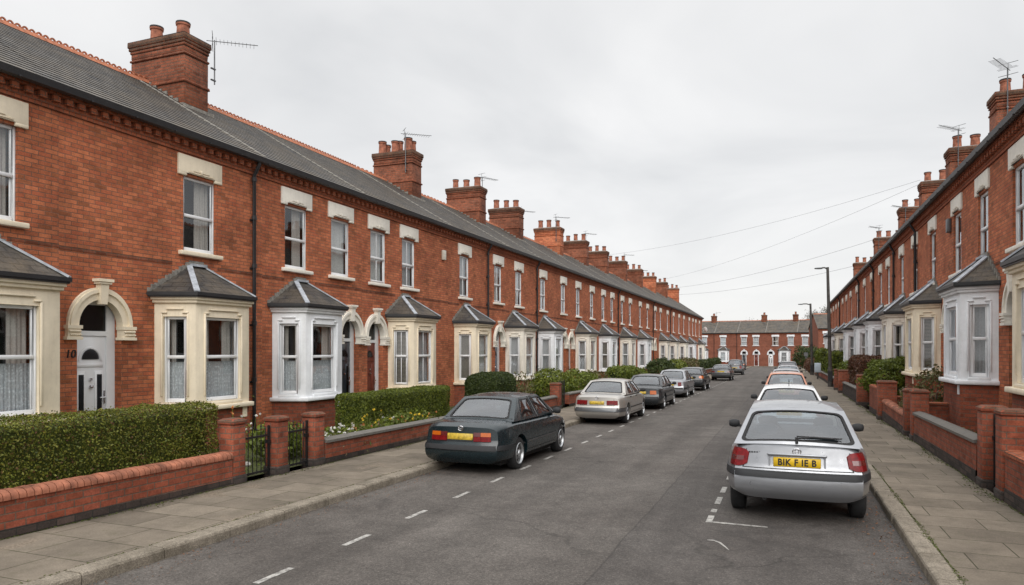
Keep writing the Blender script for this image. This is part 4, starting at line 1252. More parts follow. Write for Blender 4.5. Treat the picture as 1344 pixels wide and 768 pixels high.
    # wheels
    def tyre():
        mb = MB(); w = .19
        mb.lathe([(wr*.62, -w/2+.01), (wr*.80, -w/2), (wr*.96, -w/2+.02), (wr, -w/2+.05), (wr, w/2-.05), (wr*.96, w/2-.02), (wr*.80, w/2), (wr*.62, w/2-.01)], (0,0,0), 32, 0, 'x')
        return mb.mesh('wheel', ['rubber'], 50)
    def rim():
        mb = MB(); w = .19; x = w/2
        mb.lathe([(wr*.655, x-.005), (wr*.63, x+.004), (wr*.60, x-.01), (wr*.57, x-.04), (wr*.2, x-.015), (wr*.16, x+.005), (0, x+.005)], (0,0,0), 32, 0, 'x')
        n = c.get('spokes', 7)
        for i in range(n):
            a = 2*PI*i/n
            for da, r0_, r1_ in ((0, .30, .54),):
                w0 = .5*PI/n
                vs_ = []
                for r__, ww_ in ((r0_, w0*.9), (r1_, w0*1.05)):
                    for sg in (-1, 1): vs_.append((x-.012-(.026*(r__-.2)/.37)+.012, wr*r__*math.cos(a+sg*ww_), wr*r__*math.sin(a+sg*ww_)))
                mb.add(vs_, [(0, 1, 3, 2)], 1)
        return mb.mesh('rim', ['rim', 'dark_void'], 40)
    tm_ = cached(('tyre', wr), tyre); rm_ = cached(('rim', wr, c.get('spokes', 7)), rim)
    for y in wy:
        for s in (-1, 1):
            w = link('wheel', tm_, root, (s*(hw-.12), y, wr)); 
            if s < 0: w.rotation_euler.z = PI
            link('rim', rm_, w)
    return root
def seatback(x, y, z, h):
    mb = MB(); n = 10; pts = []
    for i in range(n+1):
        a = PI*i/n; pts.append((x-.22*math.copysign(abs(math.cos(a))**.6, math.cos(a)), z+h*abs(math.sin(a))**.5*.6+.0))
    vs = [(px, y, pz) for px, pz in pts] + [(px, y+.1, pz) for px, pz in pts]; k = n+1
    fs = [tuple(range(k)), tuple(range(k, 2*k))[::-1]] + [(i, i+k, i+k+1, i+1) for i in range(n)]
    o = len(vs)
    hp = [(x+.13*math.copysign(abs(math.cos(2*PI*i/12))**.6, math.cos(2*PI*i/12)), z+h*.6+.10+.075*math.copysign(abs(math.sin(2*PI*i/12))**.7, math.sin(2*PI*i/12))) for i in range(12)]
    vs += [(px, y+.02, pz) for px, pz in hp] + [(px, y+.09, pz) for px, pz in hp]
    fs += [tuple(range(o, o+12)), tuple(range(o+12, o+24))[::-1]] + [(o+i, o+12+i, o+12+(i+1) % 12, o+(i+1) % 12) for i in range(12)]
    return vs, fs

def sedan(paint, **k):
    d = dict(L=4.15, W=1.56, H=1.30, wb=2.49, oh=.93, zb=.20, paint=paint, wr=.295,
        prof=[(0, .80), (.12, .865), (.75, .89), (1.6, .88), (3.0, .87), (3.5, .79), (4.15, .60)],
        gh=dict(rb=.72, rt=1.32, ft=2.42, fb=3.12, zbr=.875, zbf=.865, wb=.715, wt=.56, rbulge=.07, rwin=(.08, .92, .08, .88),
                div=[(0, 0), (.16, .05), (.50, .47), (.56, .53), (.94, 1.0), (1, 1)], solid=[1, 0, 1, 0, 1], seat=.5),
        rake=.05, bumpz=.54, bulge=.07, strip=(.44, .52), seam_z=.575, seam_a=.60, doors=[1.15, 2.05, 2.95], handles=[1.35, 2.2],
        tail=[(.31, .45, .585, .665, 0), (.31, .45, .668, .735, 2), (.455, .64, .585, .665, 0), (.455, .64, .668, .735, 1)], plate_z=.66, plate=(.24, .055))
    d.update(k); return d
CARS = []
def place(root, x, y, rz=0):
    root.location = (x, y, gz(y+1.5)-.108); root.rotation_euler = (math.atan(-G), 0, rz); CARS.append(root)

hatch = dict(L=3.95, W=1.68, H=1.41, wb=2.42, oh=.78, zb=.30, paint='paint_silver', wr=.30, crown=.02,
    prof=[(0, .93), (.10, .96), (.6, .95), (1.6, .92), (2.9, .90), (3.4, .80), (3.95, .62)],
    gh=dict(rb=.14, rt=.62, ft=2.10, fb=2.95, zbr=.95, zbf=.91, wb=.745, wt=.585, rbulge=.09, rwin=(.055, .945, .075, .88),
            div=[(0, 0), (.07, .04), (.28, .30), (.31, .33), (.60, .64), (.64, .68), (.95, 1), (1, 1)], solid=[1, 0, 1, 0, 1, 0, 1], seat=.42),
    rake=.10, bumpz=.655, bulge=.06, strip=(.575, .655), seam_z=.675, seam_a=.70, doors=[1.0, 1.75, 2.75], handles=[1.1, 2.0],
    tail=[(.66, .93, .69, .905, 0), (.70, .90, .76, .815, 2)], round_light=True, plate_z=.765, plate=(.27, .057), plate_mat='plate_yellow', plate_text='BIK F IE B',
    recess=True, badge_z=.895, wiper=True, lettering=-.47)
place(build_car('hatchback_car', 'silver hatchback with a black rear wiper parked nearest on the right', hatch), .12, 9.22)
place(build_car('saloon_car', 'dark teal four-door saloon with amber and red tail lights beside the flower garden', sedan('paint_dark', badge_z=.80, side_mat='steel', spokes=9)), -5.24, 10.92)
place(build_car('saloon_car', 'beige silver saloon with a boot spoiler parked second on the left', sedan('paint_beige', side_mat='trim_dark', mirror_mat='trim_dark', W=1.52,
      tail=[(.36, .70, .60, .73, 0), (.46, .58, .61, .64, 2)], strip=(.40, .52), strip_mat='paint_grey', badge_z=.80, plate=(.22, .05))), -5.22, 20.2)
place(build_car('saloon_car', 'black saloon with an orange tail light parked third on the left', sedan('paint_black', W=1.54,
      tail=[(.42, .66, .60, .74, 1)], plate_mat='plate_yellow_dirty', plate=(.2, .045))), -5.12, 26.4)
place(build_car('saloon_car', 'bright silver saloon with round red tail lights parked fourth on the left', sedan('paint_silver', W=1.56, H=1.34,
      tail=[(.50, .66, .60, .77, 0), (.54, .62, .65, .71, 2)], plate_mat='plate_yellow_dirty')), -5.28, 34.3)
estate = dict(hatch); estate.update(L=4.25, W=1.62, H=1.35, paint='paint_black', plate_text=None, recess=False, badge_z=None, lettering=None, wiper=False,
    tail=[(.60, .92, .74, .90, 1)], plate_mat='plate_yellow_dirty')
place(build_car('hatchback_car', 'black hatchback with a big orange tail light parked fifth on the left', estate), -5.2, 41.5)
s2 = dict(estate); s2.update(paint='paint_grey', tail=[(.55, .85, .70, .80, 2)], H=1.32)
place(build_car('hatchback_car', 'dark grey hatchback parked alone sixth on the left', s2), -4.95, 59.2)
suv = dict(estate); suv.update(paint='paint_grey', H=1.62, L=4.3, W=1.7, rails=False, tail=[(.60, .80, .70, 1.0, 0)],
    prof=[(0, 1.0), (.10, 1.05), (.6, 1.04), (1.6, 1.02), (2.9, 1.0), (3.4, .92), (4.3, .70)], wr=.33)
suv['gh'] = dict(suv['gh']); suv['gh'].update(zbr=1.03, zbf=1.0, fb=3.1)
place(build_car('offroad_car', 'tall dark grey off-road car near the far end on the left', suv), -5.1, 77.5)
b3 = dict(estate); b3.update(paint='paint_black')
place(build_car('hatchback_car', 'small black car farthest away on the left', b3), -6.2, 104, 0)
wag = dict(hatch); wag.update(L=4.35, W=1.60, H=1.34, paint='paint_white', plate_text=None, recess=False, badge_z=None, lettering=None, wiper=False, antenna=True,
    plate_mat='plate_yellow')
place(build_car('estate_car', 'white estate car with a roof aerial directly ahead of the silver hatchback', wag), .06, 17.2)
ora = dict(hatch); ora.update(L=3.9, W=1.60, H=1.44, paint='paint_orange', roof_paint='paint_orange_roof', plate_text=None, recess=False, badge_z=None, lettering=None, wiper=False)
place(build_car('hatchback_car', 'orange hatchback third in the right-hand row', ora), .0, 27.6)
w4 = dict(hatch); w4.update(L=4.2, W=1.60, H=1.42, paint='paint_silver', plate_text=None, recess=False, badge_z=None, lettering=None, wiper=False)
place(build_car('hatchback_car', 'silver car mostly hidden behind the orange hatchback', w4), .0, 35.6)
w5 = dict(w4); w5.update(paint='paint_silver')
place(build_car('hatchback_car', 'pale car near the far end of the right-hand row', w5), .1, 49)
w6 = dict(suv); w6.update(paint='paint_grey', rails=True, plate_text=None)
place(build_car('offroad_car', 'tall dark car with roof rails farthest in the right-hand row', w6), .1, 57)
# ------------------------------------------------------------------ terraces
def left_house(nm, label, Y0, Y1, wins, doors, bays, chims, pipes, stone, **k):
    m = (Y0+Y1)/2; z = gz(m); zs = (EAVE - z)/EAVE
    return terrace_house(nm, label, (FL, Y0, z), PI/2, Y1-Y0, [(y-Y0, v, b) for y, v, b in wins], [(y-Y0, c) for y, c in doors],
        [(y-Y0, F, st, v, b) for y, F, st, v, b in bays], [(y+.4-Y0, *c) for y, *c in chims], [y-Y0 for y in pipes], stone, zscale=zs, group=k.pop('group', 'brick terrace along the left side'), **k)
def right_house(nm, label, Y0, Y1, wins, doors, bays, chims, pipes, stone, **k):
    m = (Y0+Y1)/2; z = gz(m); zs = (EAVE - z)/EAVE
    return terrace_house(nm, label, (FR, Y1, z), -PI/2, Y1-Y0, [(Y1-y, v, b) for y, v, b in wins], [(Y1-y, c) for y, c in doors],
        [(Y1-y, F, st, v, b) for y, F, st, v, b in bays], [(Y1-y-.4, *c) for y, *c in chims], [Y1-y for y in pipes], stone, zscale=zs, D=.65, S=.25, zs=.95, lift=.35,
        group='brick terrace along the right side', **k)
C0, C1 = 2.7, 4.55
def extrasB(H):
    mb = MB(); cu = bpy.data.curves.new('t', 'FONT'); cu.body = '10'; cu.size = .2; cu.extrude = .008; cu.shear = .15
    to = bpy.data.objects.new('t', cu); COL.objects.link(to); bpy.context.view_layer.update()
    tm = bpy.data.meshes.new_from_object(to.evaluated_get(bpy.context.evaluated_depsgraph_get())); bpy.data.objects.remove(to)
    tm.materials.clear(); tm.materials.append(MATS['iron'])
    o = link('house_number', tm, H, (.10, -.01, 1.86)); o.rotation_euler.x = PI/2
def boxv(x, z, w, h, mat='box_plastic'):
    def f(H):
        mb = MB(); mb.box(-w/2, w/2, -.10, -.001, -h/2, h/2); me = mb.mesh('alarm_box', [mat]); bevel_mesh(me, .015); link('alarm_box', me, H, (x, 0, z))
    return f
def dish(H):
    mb = MB(); mb.lathe([(0, 0), (.15, .02), (.28, .07), (.36, .12), (.355, .13), (.27, .085), (.0, .015)], (0, 0, 0), 20)
    mb.tube([(0, 0, 0), (0, -.02, -.3), (0, .3, -.4)], .02, 6); o = mb.build('satellite_dish', 'upvc', H, smooth=40, loc=(8.85, -.45, 4.9)); o.rotation_euler = (R(75), 0, R(50))
cr, wh_, cp_ = 'cream', 'white_stone', 'cream_pale'
cl = 'cream_light'
LH = [
 ('terraced_house', 'brick house with cream bay at the left edge, showing lace curtains in a wide window', 2.6, 8.35, [(7.22, 'drapes', 0), (4.2, 'net', 0)], [(4.0, 'door_green')], [(6.88, 1.9, cr, ['half','half','half'], 0)], [], [], cr, dict(crest=True, ends=(True, False), party=False)),
 ('terraced_house', 'brick house with a white front door and cream arch, behind the long hedge', 8.35, 13.35, [(11.45, 'drapes', 0)], [(9.12, 'door_white')], [(11.34, 1.48, cr, ['half','half','half'], 0)], [], [13.0], cr, dict(crest=True, extras=extrasB)),
 ('terraced_house', 'brick house with the nearest white bay and a navy door, behind the iron gates', 13.35, 17.55, [(14.6, 'drapes', 0), (16.5, 'white', 0)], [(16.95, 'door_navy')], [(14.75, 1.5, wh_, ['half','half','half'], 0)], [(13.6, C0, C1, 9.92, 2, 11, .8, 3)], [], cl, dict(crest=True)),
 ('terraced_house', 'brick house with cream bay behind the square-cut hedge, alarm box on its wall', 17.55, 23.2, [(18.45, 'white', 1), (20.3, 'grey', 1)], [(18.28, 'wood_red')], [(20.05, 1.5, cr, ['blind','grey','grey'], 1)], [], [], cl, dict(crest=True, extras=boxv(5.2, 5.35, .2, .34))),
 ('terraced_house', 'brick house with cream bay and blue-grey door behind the rounded clipped bush', 23.2, 28.95, [(24.6, 'grey', 1), (28.0, 'white', 1)], [(28.1, 'door_blue')], [(24.75, 1.5, cr, ['blind','white','grey'], 0)], [(25.3, C0, C1, 9.95, 6, 12, .8, -1)], [26.75], cl, {}),
 ('terraced_house', 'brick house with a pale cream bay facing the beige silver saloon', 28.95, 33.15, [(30.5, 'white', 1)], [], [(29.95, 1.6, cp_, ['grey','white','white'], 0)], [(32.1, C0, C1, 9.9, 3, 13, .8, 1)], [32.9], cl, {}),
 ('terraced_house', 'brick house with a bright white bay next to a gothic porch arch', 33.15, 38.25, [(34.0, 'grey', 1), (37.5, 'white', 1)], [(37.6, 'door_white')], [(34.25, 1.5, wh_, ['grey','white','white'], 0)], [(37.6, C0, C1, 9.85, 3, 14, .8, 2)], [], cl, {}),
 ('terraced_house', 'seventh brick house up the left terrace, its door in the farther arch of a pair', 38.25, 45.2, [(40.5, 'grey', 0), (43.7, 'drapes', 0)], [(38.98, 'door_navy')], [(41.15, 1.8, cp_, ['grey','white','white'], 0)], [], [], cl, {}),
 ('terraced_house', 'eighth brick house up the left terrace, facing the black saloon', 45.2, 51.2, [(46.7, 'grey', 0), (49.3, 'drapes', 0)], [(50.0, 'door_green')], [(46.75, 1.9, wh_, ['blind','white','white'], 0)], [(45.5, C0, C1, 9.9, 3, 15, .8, -1)], [51.0], cl, {}),
 ('terraced_house', 'ninth brick house up the left terrace, beyond the third downpipe', 51.2, 57.9, [(52.6, 'grey', 0), (55.5, 'net', 0)], [], [(53.15, 1.9, cp_, ['grey','white','white'], 0)], [(52.1, C0, C1, 9.9, 3, 16, .8, 1)], [], cl, {}),
 ('terraced_house', 'tenth brick house up the left terrace, behind the bright silver saloon', 57.9, 65.8, [(59.6, 'grey', 0), (63., 'drapes', 0)], [(64.9, 'door_blue')], [(59.8, 2.0, wh_, ['grey','white','white'], 0)], [(58.7, C0, C1, 9.9, 3, 17, .8, 0)], [65.6], cl, {}),
 ('terraced_house', 'eleventh brick house up the left terrace, past the deep brick porch', 65.8, 73.0, [(67., 'grey', 0), (70., 'drapes', 0)], [(66.7, 'door_green')], [(70.3, 1.9, cp_, ['grey','white','white'], 0)], [(66.3, C0, C1, 9.9, 3, 18, .8, 1)], [], cl, {}),
 ('terraced_house', 'fifth house from the far end of the left terrace, pale cream bay', 73.0, 80.5, [(74.4, 'grey', 0), (78.6, 'drapes', 0)], [], [(76.5, 2.1, cp_, ['grey','white','white'], 0)], [(74.2, C0, C1, 9.9, 3, 19, .8, 2)], [76.0], cl, {}),
 ('terraced_house', 'fourth house from the far end of the left terrace, pale cream bay', 80.5, 89.0, [(82.9, 'grey', 0), (87.0, 'drapes', 0)], [], [(84.0, 2.2, cl, ['grey','white','white'], 0)], [(82.6, C0, C1, 9.9, 3, 20, .8, 0)], [], cl, {}),
 ('terraced_house', 'third house from the far end of the left terrace, white bay', 89.0, 97.6, [(92.0, 'grey', 0), (95.8, 'drapes', 0)], [], [(92.2, 2.2, wh_, ['grey','white','white'], 0)], [(91.0, C0, C1, 9.9, 3, 21, .8, 0)], [], cl, {}),
 ('terraced_house', 'last house at the far end of the left terrace, next to the cross street', 97.6, 106.6, [(99., 'grey', 0), (103.3, 'drapes', 0)], [], [(102.8, 2.3, cl, ['grey','white','white'], 0)], [(101.5, C0, C1, 9.9, 3, 22, .8, 0)], [], cl, dict(ends=(False, True), extras=dish)),
]
for nm, lb, a, b, w, d, by, ch, pp, st, kw in LH:
    left_house(nm, lb, a, b, w, d, by, ch, pp, st, **kw)
# the stack on the wall line between the second and third houses stands past the pipe; others as listed
D0, D1 = 1.75, 3.6
RH = [
 ('terraced_house', 'brick house with a cream bay cut by the right edge', 8.0, 14.9, [(12.9, 'drapes', 0)], [], [(13.25, 1.7, cr, ['grey','grey','grey'], 0)], [], [], cr, dict(ends=(True, False))),
 ('terraced_house', 'right-hand brick house with the nearest white bay and a carved cream porch arch', 14.9, 20.35, [(16.2, 'white', 0), (18.9, 'grey', 0)], [(16.45, 'door_green')], [(18.75, 1.75, wh_, ['grey','grey','grey'], 0)], [], [], cl, {}),
 ('terraced_house', 'right-hand brick house with a cream bay and dark blind, leggy shrub in front', 20.35, 26.5, [(21.5, 'drapes', 0), (24.8, 'drapes', 0)], [(22.5, 'door_navy')], [(24.7, 1.7, cr, ['grey','grey','blind'], 0)], [(25.2, D0, D1, 9.6, 3, 31, .85, 1)], [], cl, dict(extras=boxv(26.5-21.2-1.1, 5.35, .24, .36, 'steel'))),
 ('terraced_house', 'right-hand brick house with a white bay behind the round green bush', 26.5, 33.0, [(28., 'drapes', 0), (31., 'grey', 0)], [(27.6, 'door_green')], [(30.6, 1.8, cp_, ['grey','white','drapes'], 0)], [(31.7, D0, D1, 9.6, 3, 32, .85, 1)], [27.5, 32.7], cl, {}),
 ('terraced_house', 'fifth brick house up the right terrace, behind the red-brown hedge', 33.0, 39.4, [(34.9, 'drapes', 0), (37.6, 'grey', 0)], [(34.4, 'door_navy')], [(36.9, 1.8, wh_, ['grey','white','blind'], 0)], [(37.8, D0, D1, 9.6, 3, 33, .85, 0)], [], cl, {}),
 ('terraced_house', 'sixth brick house up the right terrace, behind the nearer lamp post', 39.4, 47.2, [(41.2, 'drapes', 0), (44.9, 'grey', 0)], [], [(43.0, 2.0, wh_, ['grey','white','white'], 0)], [(44.6, D0, D1, 9.6, 3, 34, .85, 2)], [40.0], cl, {}),
 ('terraced_house', 'fourth brick house from the far end of the right terrace', 47.2, 56.0, [(49.6, 'drapes', 0), (54.1, 'grey', 0)], [], [(50.6, 2.2, wh_, ['grey','white','grey'], 0)], [], [47.6], cl, {}),
 ('terraced_house', 'third brick house from the far end of the right terrace', 56.0, 64.0, [(57.8, 'drapes', 0), (61.6, 'grey', 0)], [], [(59.6, 2.2, cp_, ['grey','white','white'], 0)], [(56.7, D0, D1, 9.6, 3, 35, .85, 1)], [], cl, {}),
 ('terraced_house', 'second brick house from the far end of the right terrace', 64.0, 71.5, [(65.8, 'drapes', 0), (69.4, 'grey', 0)], [], [(68., 2.2, wh_, ['grey','white','white'], 0)], [], [64.2], cl, {}),
 ('terraced_house', 'last brick house at the far end of the right terrace', 71.5, 79.0, [(73.2, 'drapes', 0), (77, 'grey', 0)], [], [(75.3, 2.2, wh_, ['grey','white','white'], 0)], [(73.4, D0, D1, 9.6, 3, 36, .85, 0)], [], cl, dict(ends=(False, True))),
]
for nm, lb, a, b, w, d, by, ch, pp, st, kw in RH:
    e = kw.get('ends', (False, False)); kw['ends'] = (e[1], e[0])
    right_house(nm, lb, a, b, w, d, by, ch, pp, st, **kw)
# the row across the end of the street
er = R(-6)
EX, EY, EZ = -24.5, 143.6, -1.5
ends_ = [(5.6, 'end-row house at its left end, partly behind the left terrace', [(1.4, 'drapes', 0), (4.2, 'net', 0)], [], [(3., 1.6, cp_, ['white','grey','white'], 0)], []),
 (5.9, 'end-row house with white bay just right of the left terrace', [(1.6, 'drapes', 0), (3.9, 'net', 1)], [], [(3.6, 1.5, wh_, ['white','grey','white'], 0)], [(5.0, 3.4, 4.6, 9.9, 3, 41, .9, 1)]),
 (4.3, 'end-row house with one upper window and a broad white bay', [(1.6, 'net', 1)], [], [(1.7, 1.5, wh_, ['white','net','white'], 1)], []),
 (5.2, 'end-row house with a dark door under the biggest white arch', [(1.2, 'net', 1), (3.4, 'net', 1)], [(1.25, 'door_navy'), (3.5, 'wood_red')], [], [(4.4, 3.4, 4.6, 9.9, 3, 42, .9, 0)]),
 (5.6, 'end-row house with a white bay and square window, right of the paired arches', [(1.7, 'drapes', 1), (4.4, 'net', 1)], [(.9-.0, 'door_white')], [(3.3, 1.5, wh_, ['white','grey','white'], 1)], [(4.9, 3.4, 4.6, 9.9, 3, 43, .9, 0)]),
 (5.6, 'end-row house at its right end, behind the hedges and far lamp post', [(1.3, 'net', 1), (3.9, 'drapes', 1)], [(4.7, 'door_green')], [(2.4, 1.5, wh_, ['white','grey','white'], 1)], [])]
cx_ = 0
for i, (wd, lb, w, d, by, ch) in enumerate(ends_):
    terrace_house('terraced_house', lb, (EX+cx_*math.cos(er), EY+cx_*math.sin(er), EZ), er, wd, w, d, by, ch, [wd-.12] if i in (1, 2) else [], wh_, ends=(i == 0, i == 5),
                  group='brick row across the end of the street', brick='brick_far', ww=1.05, wh=1.6, wz=3.95, zscale=1)
    cx_ += wd
terrace_house('end_house', 'separate brick house seen past the far end of the right terrace', (4.6, 118, -1.25), R(8), 7.5, [(1.2, 'net', 0), (4.6, 'net', 0)], [], [(2.4, 1.6, wh_, 'white', 0)],
              [(6.2, 3.4, 4.6, 9.9, 3, 44, .9, 0)], [], wh_, ends=(True, True), zscale=.98, brick='brick_far')

# ------------------------------------------------------------------ garden walls, pillars, gates
def wall_run(label, X, side, Y0, Y1, h, coping, group=None, brick='brick_wall', thick=.22, h1=None, nm='garden_wall'):
    """along the street; side +1: visible face towards +X"""
    L = Y1-Y0; z0, z1 = gz(Y0), gz(Y1); h1 = h if h1 is None else h1
    xa, xb = (X-thick, X) if side > 0 else (X, X+thick)
    root = empty(nm, (X, Y0, z0), 0, label, 'wall', group)
    def sl(mb, a, b, za, zb_, mi=0):     # slab following the slope; za,zb heights above ground
        q = lambda y, z: (z1-z0)*y/L + z
        vs = [(a-X, 0, q(0, za)), (b-X, 0, q(0, za)), (b-X, L, q(L, za)), (a-X, L, q(L, za)), (a-X, 0, q(0, zb_)), (b-X, 0, q(0, zb_)), (b-X, L, q(L, zb_+h1-h)), (a-X, L, q(L, zb_+h1-h))]
        mb.add(vs, [(0,3,2,1),(4,5,6,7),(0,1,5,4),(1,2,6,5),(2,3,7,6),(3,0,4,7)], mi)
    mb = MB(); hc = h-.07
    sl(mb, xa, xb, -.2, hc)
    mb.build('brickwork', brick, root)
    pb = MB(); sl(pb, xa-.012, xb+.012, -.2, .10 if side > 0 else .19); pb.build('plinth', 'brick_soot', root)
    cb = MB(); r = random.Random(int(Y0*10))
    if coping == 'round':
        y = 0; st = .083
        while y < L-.01:
            e = min(y+st-.010, L); zz = (z1-z0)*y/L + hc + (h1-h)*y/L; j = r.uniform(-.004, .004)
            n = 7; k = .02
            p = [(xa-X-k, zz)] + [((xa+xb)/2-X + (thick/2+k)*-math.cos(PI*i/n), zz+.035+(.065+j)*math.sin(PI*i/n)) for i in range(n+1)] + [(xb-X+k, zz)]
            m = len(p)
            cb.add([(x, y, z) for x, z in p] + [(x, e, z) for x, z in p], [tuple(range(m))[::-1] if 0 else tuple(range(m)), tuple(range(m, 2*m))[::-1]] + [(i, i+m, (i+1) % m+m, (i+1) % m) for i in range(m)])
            y += st
        cb.build('coping', 'coping_red', root, smooth=40)
    elif coping == 'stone':
        y = 0
        while y < L-.01:
            e = min(y+.62, L)
            q = lambda t: (z1-z0)*t/L + hc + (h1-h)*t/L
            k = .035; xc = (xa+xb)/2-X
            p = lambda t: [(xa-X-k, t, q(t)), (xb-X+k, t, q(t)), (xb-X+k, t, q(t)+.045), (xc, t, q(t)+.085), (xa-X-k, t, q(t)+.045)]
            cb.add(p(y+.003)+p(e-.003), [(0,1,2,3,4), (9,8,7,6,5)] + [(i, i+5, (i+1) % 5+5, (i+1) % 5) for i in range(5)])
            y += .62
        cb.build('coping', 'coping_grey', root)
    elif coping == 'brick':
        y = 0
        while y < L-.01:
            e = min(y+.108, L); zz = (z1-z0)*y/L + hc + (h1-h)*y/L; j = r.uniform(-.006, .006); xc = (xa+xb)/2-X; k = .012
            p = lambda t: [(xa-X-k, t, zz), (xb-X+k, t, zz), (xb-X+k, t, zz+.05+j), (xc+.05, t, zz+.075+j), (xc-.05, t, zz+.075+j), (xa-X-k, t, zz+.05+j)]
            cb.add(p(y)+p(e-.008), [(0,1,2,3,4,5), (11,10,9,8,7,6)] + [(i, i+6, (i+1) % 6+6, (i+1) % 6) for i in range(6)]); y += .108
        cb.build('coping', 'brick_trim', root)
    return root
def pillar(label, x, y, h, w=.40, cap='brick', group=None, mat='brick_wall'):
    z = gz(y); root = empty('gate_pillar', (x, y, z), 0, label, 'pillar', group); a = w/2
    mb = MB(); mb.box(-a, a, -a, a, -.15, h-.09); me = mb.mesh('shaft', [mat]); bevel_mesh(me, .012, 1); link('shaft', me, root)
    pb = MB(); pb.box(-a-.02, a+.02, -a-.02, a+.02, -.15, .13); me = pb.mesh('plinth', ['brick_soot']); bevel_mesh(me, .02, 1); link('plinth', me, root)
    cb = MB(); cb.box(-a-.02, a+.02, -a-.02, a+.02, h-.09, h-.035)
    cb.add([(-a-.02, -a-.02, h-.035), (a+.02, -a-.02, h-.035), (a+.02, a+.02, h-.035), (-a-.02, a+.02, h-.035), (-a+.03, -a+.03, h+.0), (a-.03, -a+.03, h+.0), (a-.03, a-.03, h+.0), (-a+.03, a-.03, h+.0)],
           [(0,1,5,4), (1,2,6,5), (2,3,7,6), (3,0,4,7), (4,5,6,7)], 1)
    me = cb.mesh('cap', ['brick_wall', 'brick_cap']); bevel_mesh(me, .02, 2); link('cap', me, root)
    return root
def gate(label, x, y0, y1, h, group='iron garden gates'):
    z = gz(y0); root = empty('iron_gate', (x, y0, z), 0, label, 'gate', group); L = y1-y0
    fb = MB()
    for zz in (.06, h-.12): fb.box(-.012, .012, 0, L, zz, zz+.03)
    fb.box(-.015, .015, 0, .03, .0, h); fb.box(-.015, .015, L-.03, L, .0, h+.05)
    fb.build('gate_frame', 'iron', root)
    n = max(3, int(L/.085)); bb = MB()
    for i in range(1, n):
        yy = L*i/n; bb.tube([(0, yy, .05), (0, yy, h-.02+.05*(i % 2))], .008, 6); bb.lathe([(0, 0), (.016, .02), (0, .06)], (0, yy, h-.02+.05*(i % 2)), 6)
    bb.build('gate_bars', 'iron', root)
    lt = MB(); lt.box(-.03, .03, L-.06, L, h*.68, h*.68+.06); lt.build('gate_latch', 'iron', root)
W1 = wall_run('low brick wall with rounded orange coping in front of the long hedge', WL, 1, -4, 8.15, .47, 'round')
pillar('brick gate pillar at the end of the rounded coping wall', WL-.14, 8.30, .98, .27)
pillar('brick gate pillar standing between the two iron gates', WL-.14, 9.28, .94, .27)
pillar('brick gate pillar beside the grey-capped wall and flowers', WL-.14, 10.24, .93, .28)
gate('black iron gate left of the middle gate pillar', WL-.15, 8.45, 9.12, .74)
gate('black iron gate right of the middle gate pillar', WL-.15, 9.43, 10.08, .74)
wall_run('brick wall with grey stone coping in front of the flower garden', WL, 1, 10.4, 17.2, .44, 'stone')
wall_run('plain brick wall behind the dark teal saloon', WL, 1, 17.2, 23.9, .46, 'stone', h1=.5)
pillar('bright brick gate pillar between the two nearest left saloons', WL-.14, 24.2, .95, .34)
gate('dark gate just right of the bright brick pillar', WL-.15, 24.45, 25.3, .95)
wall_run('brick wall behind the beige silver saloon', WL, 1, 25.4, 36, .52, 'stone')
wall_run('long brick wall behind the farther left-hand cars', WL, 1, 36.6, 104, .55, 'stone')
RP = WR+.15
gate('dark narrow gate between the two nearest right pillars', RP-.02, 11.58, 12.22, 1.05)
wall_run('brick wall with worn coping at the right edge, nearest the camera', WR, -1, 4.0, 11.15, .70, 'brick')
pillar('right-hand brick pillar nearest the camera, by the narrow gap', RP, 11.4, 1.24, .33)
pillar('right-hand brick pillar just beyond the narrow gap', RP, 12.4, 1.22, .33)
wall_run('right-hand brick wall with pale flat coping between two pairs of pillars', WR, -1, 12.7, 18.35, .68, 'stone')
pillar('nearer pillar of the weathered pair opposite the white estate car', RP, 18.6, 1.18, .34)
pillar('farther pillar of the weathered pair opposite the white estate car', RP, 19.7, 1.16, .34)
wall_run('crumbling red brick wall beyond the weathered pillars', WR, -1, 19.95, 24.0, .52, 'round', h1=.62)
pillar('square orange brick pillar before the round green bush', RP, 24.3, 1.2, .5)
wall_run('short pale brick wall before the round green bush', WR, -1, 24.6, 27.6, .95, 'brick')
pillar('brick pillar beside the mossy low wall', RP, 31.2, 1.22, .5)
wall_run('mossy low stone-topped wall under the red-brown hedge', WR, -1, 31.6, 40.2, .62, 'stone', brick='brick_soot')
pillar('brick pillar this side of the nearer lamp post', RP, 41, 1.22, .6)
pillar('brick pillar close behind the nearer lamp post', RP, 44.5, 1.2, .6)
wall_run('long low brick wall beyond the nearer lamp post', WR, -1, 45, 79, .62, 'stone')
def cross_wall(label, y, x0, x1, h):
    z = gz(y); root = empty('dividing_wall', (x0, y, z), 0, label, 'wall', 'low walls dividing the right gardens')
    mb = MB(); mb.box(0, x1-x0, -.11, .11, -.15, h-.06); mb.build('brickwork', 'brick_wall', root)
    cb = MB(); cb.box(-.01, x1-x0, -.13, .13, h-.06, h); me = cb.mesh('coping', ['brick_trim']); bevel_mesh(me, .015); link('coping', me, root)
cross_wall('low dividing wall running from the weathered pillars to the house', 19.15, RP+.2, FR-.001, .86)
cross_wall('low dividing wall from the nearest right pillars to the house', 11.9, RP+.25, FR-.001, .75)
cross_wall('low dividing wall beside the square orange pillar', 24.9, RP+.2, FR-.001, .7)
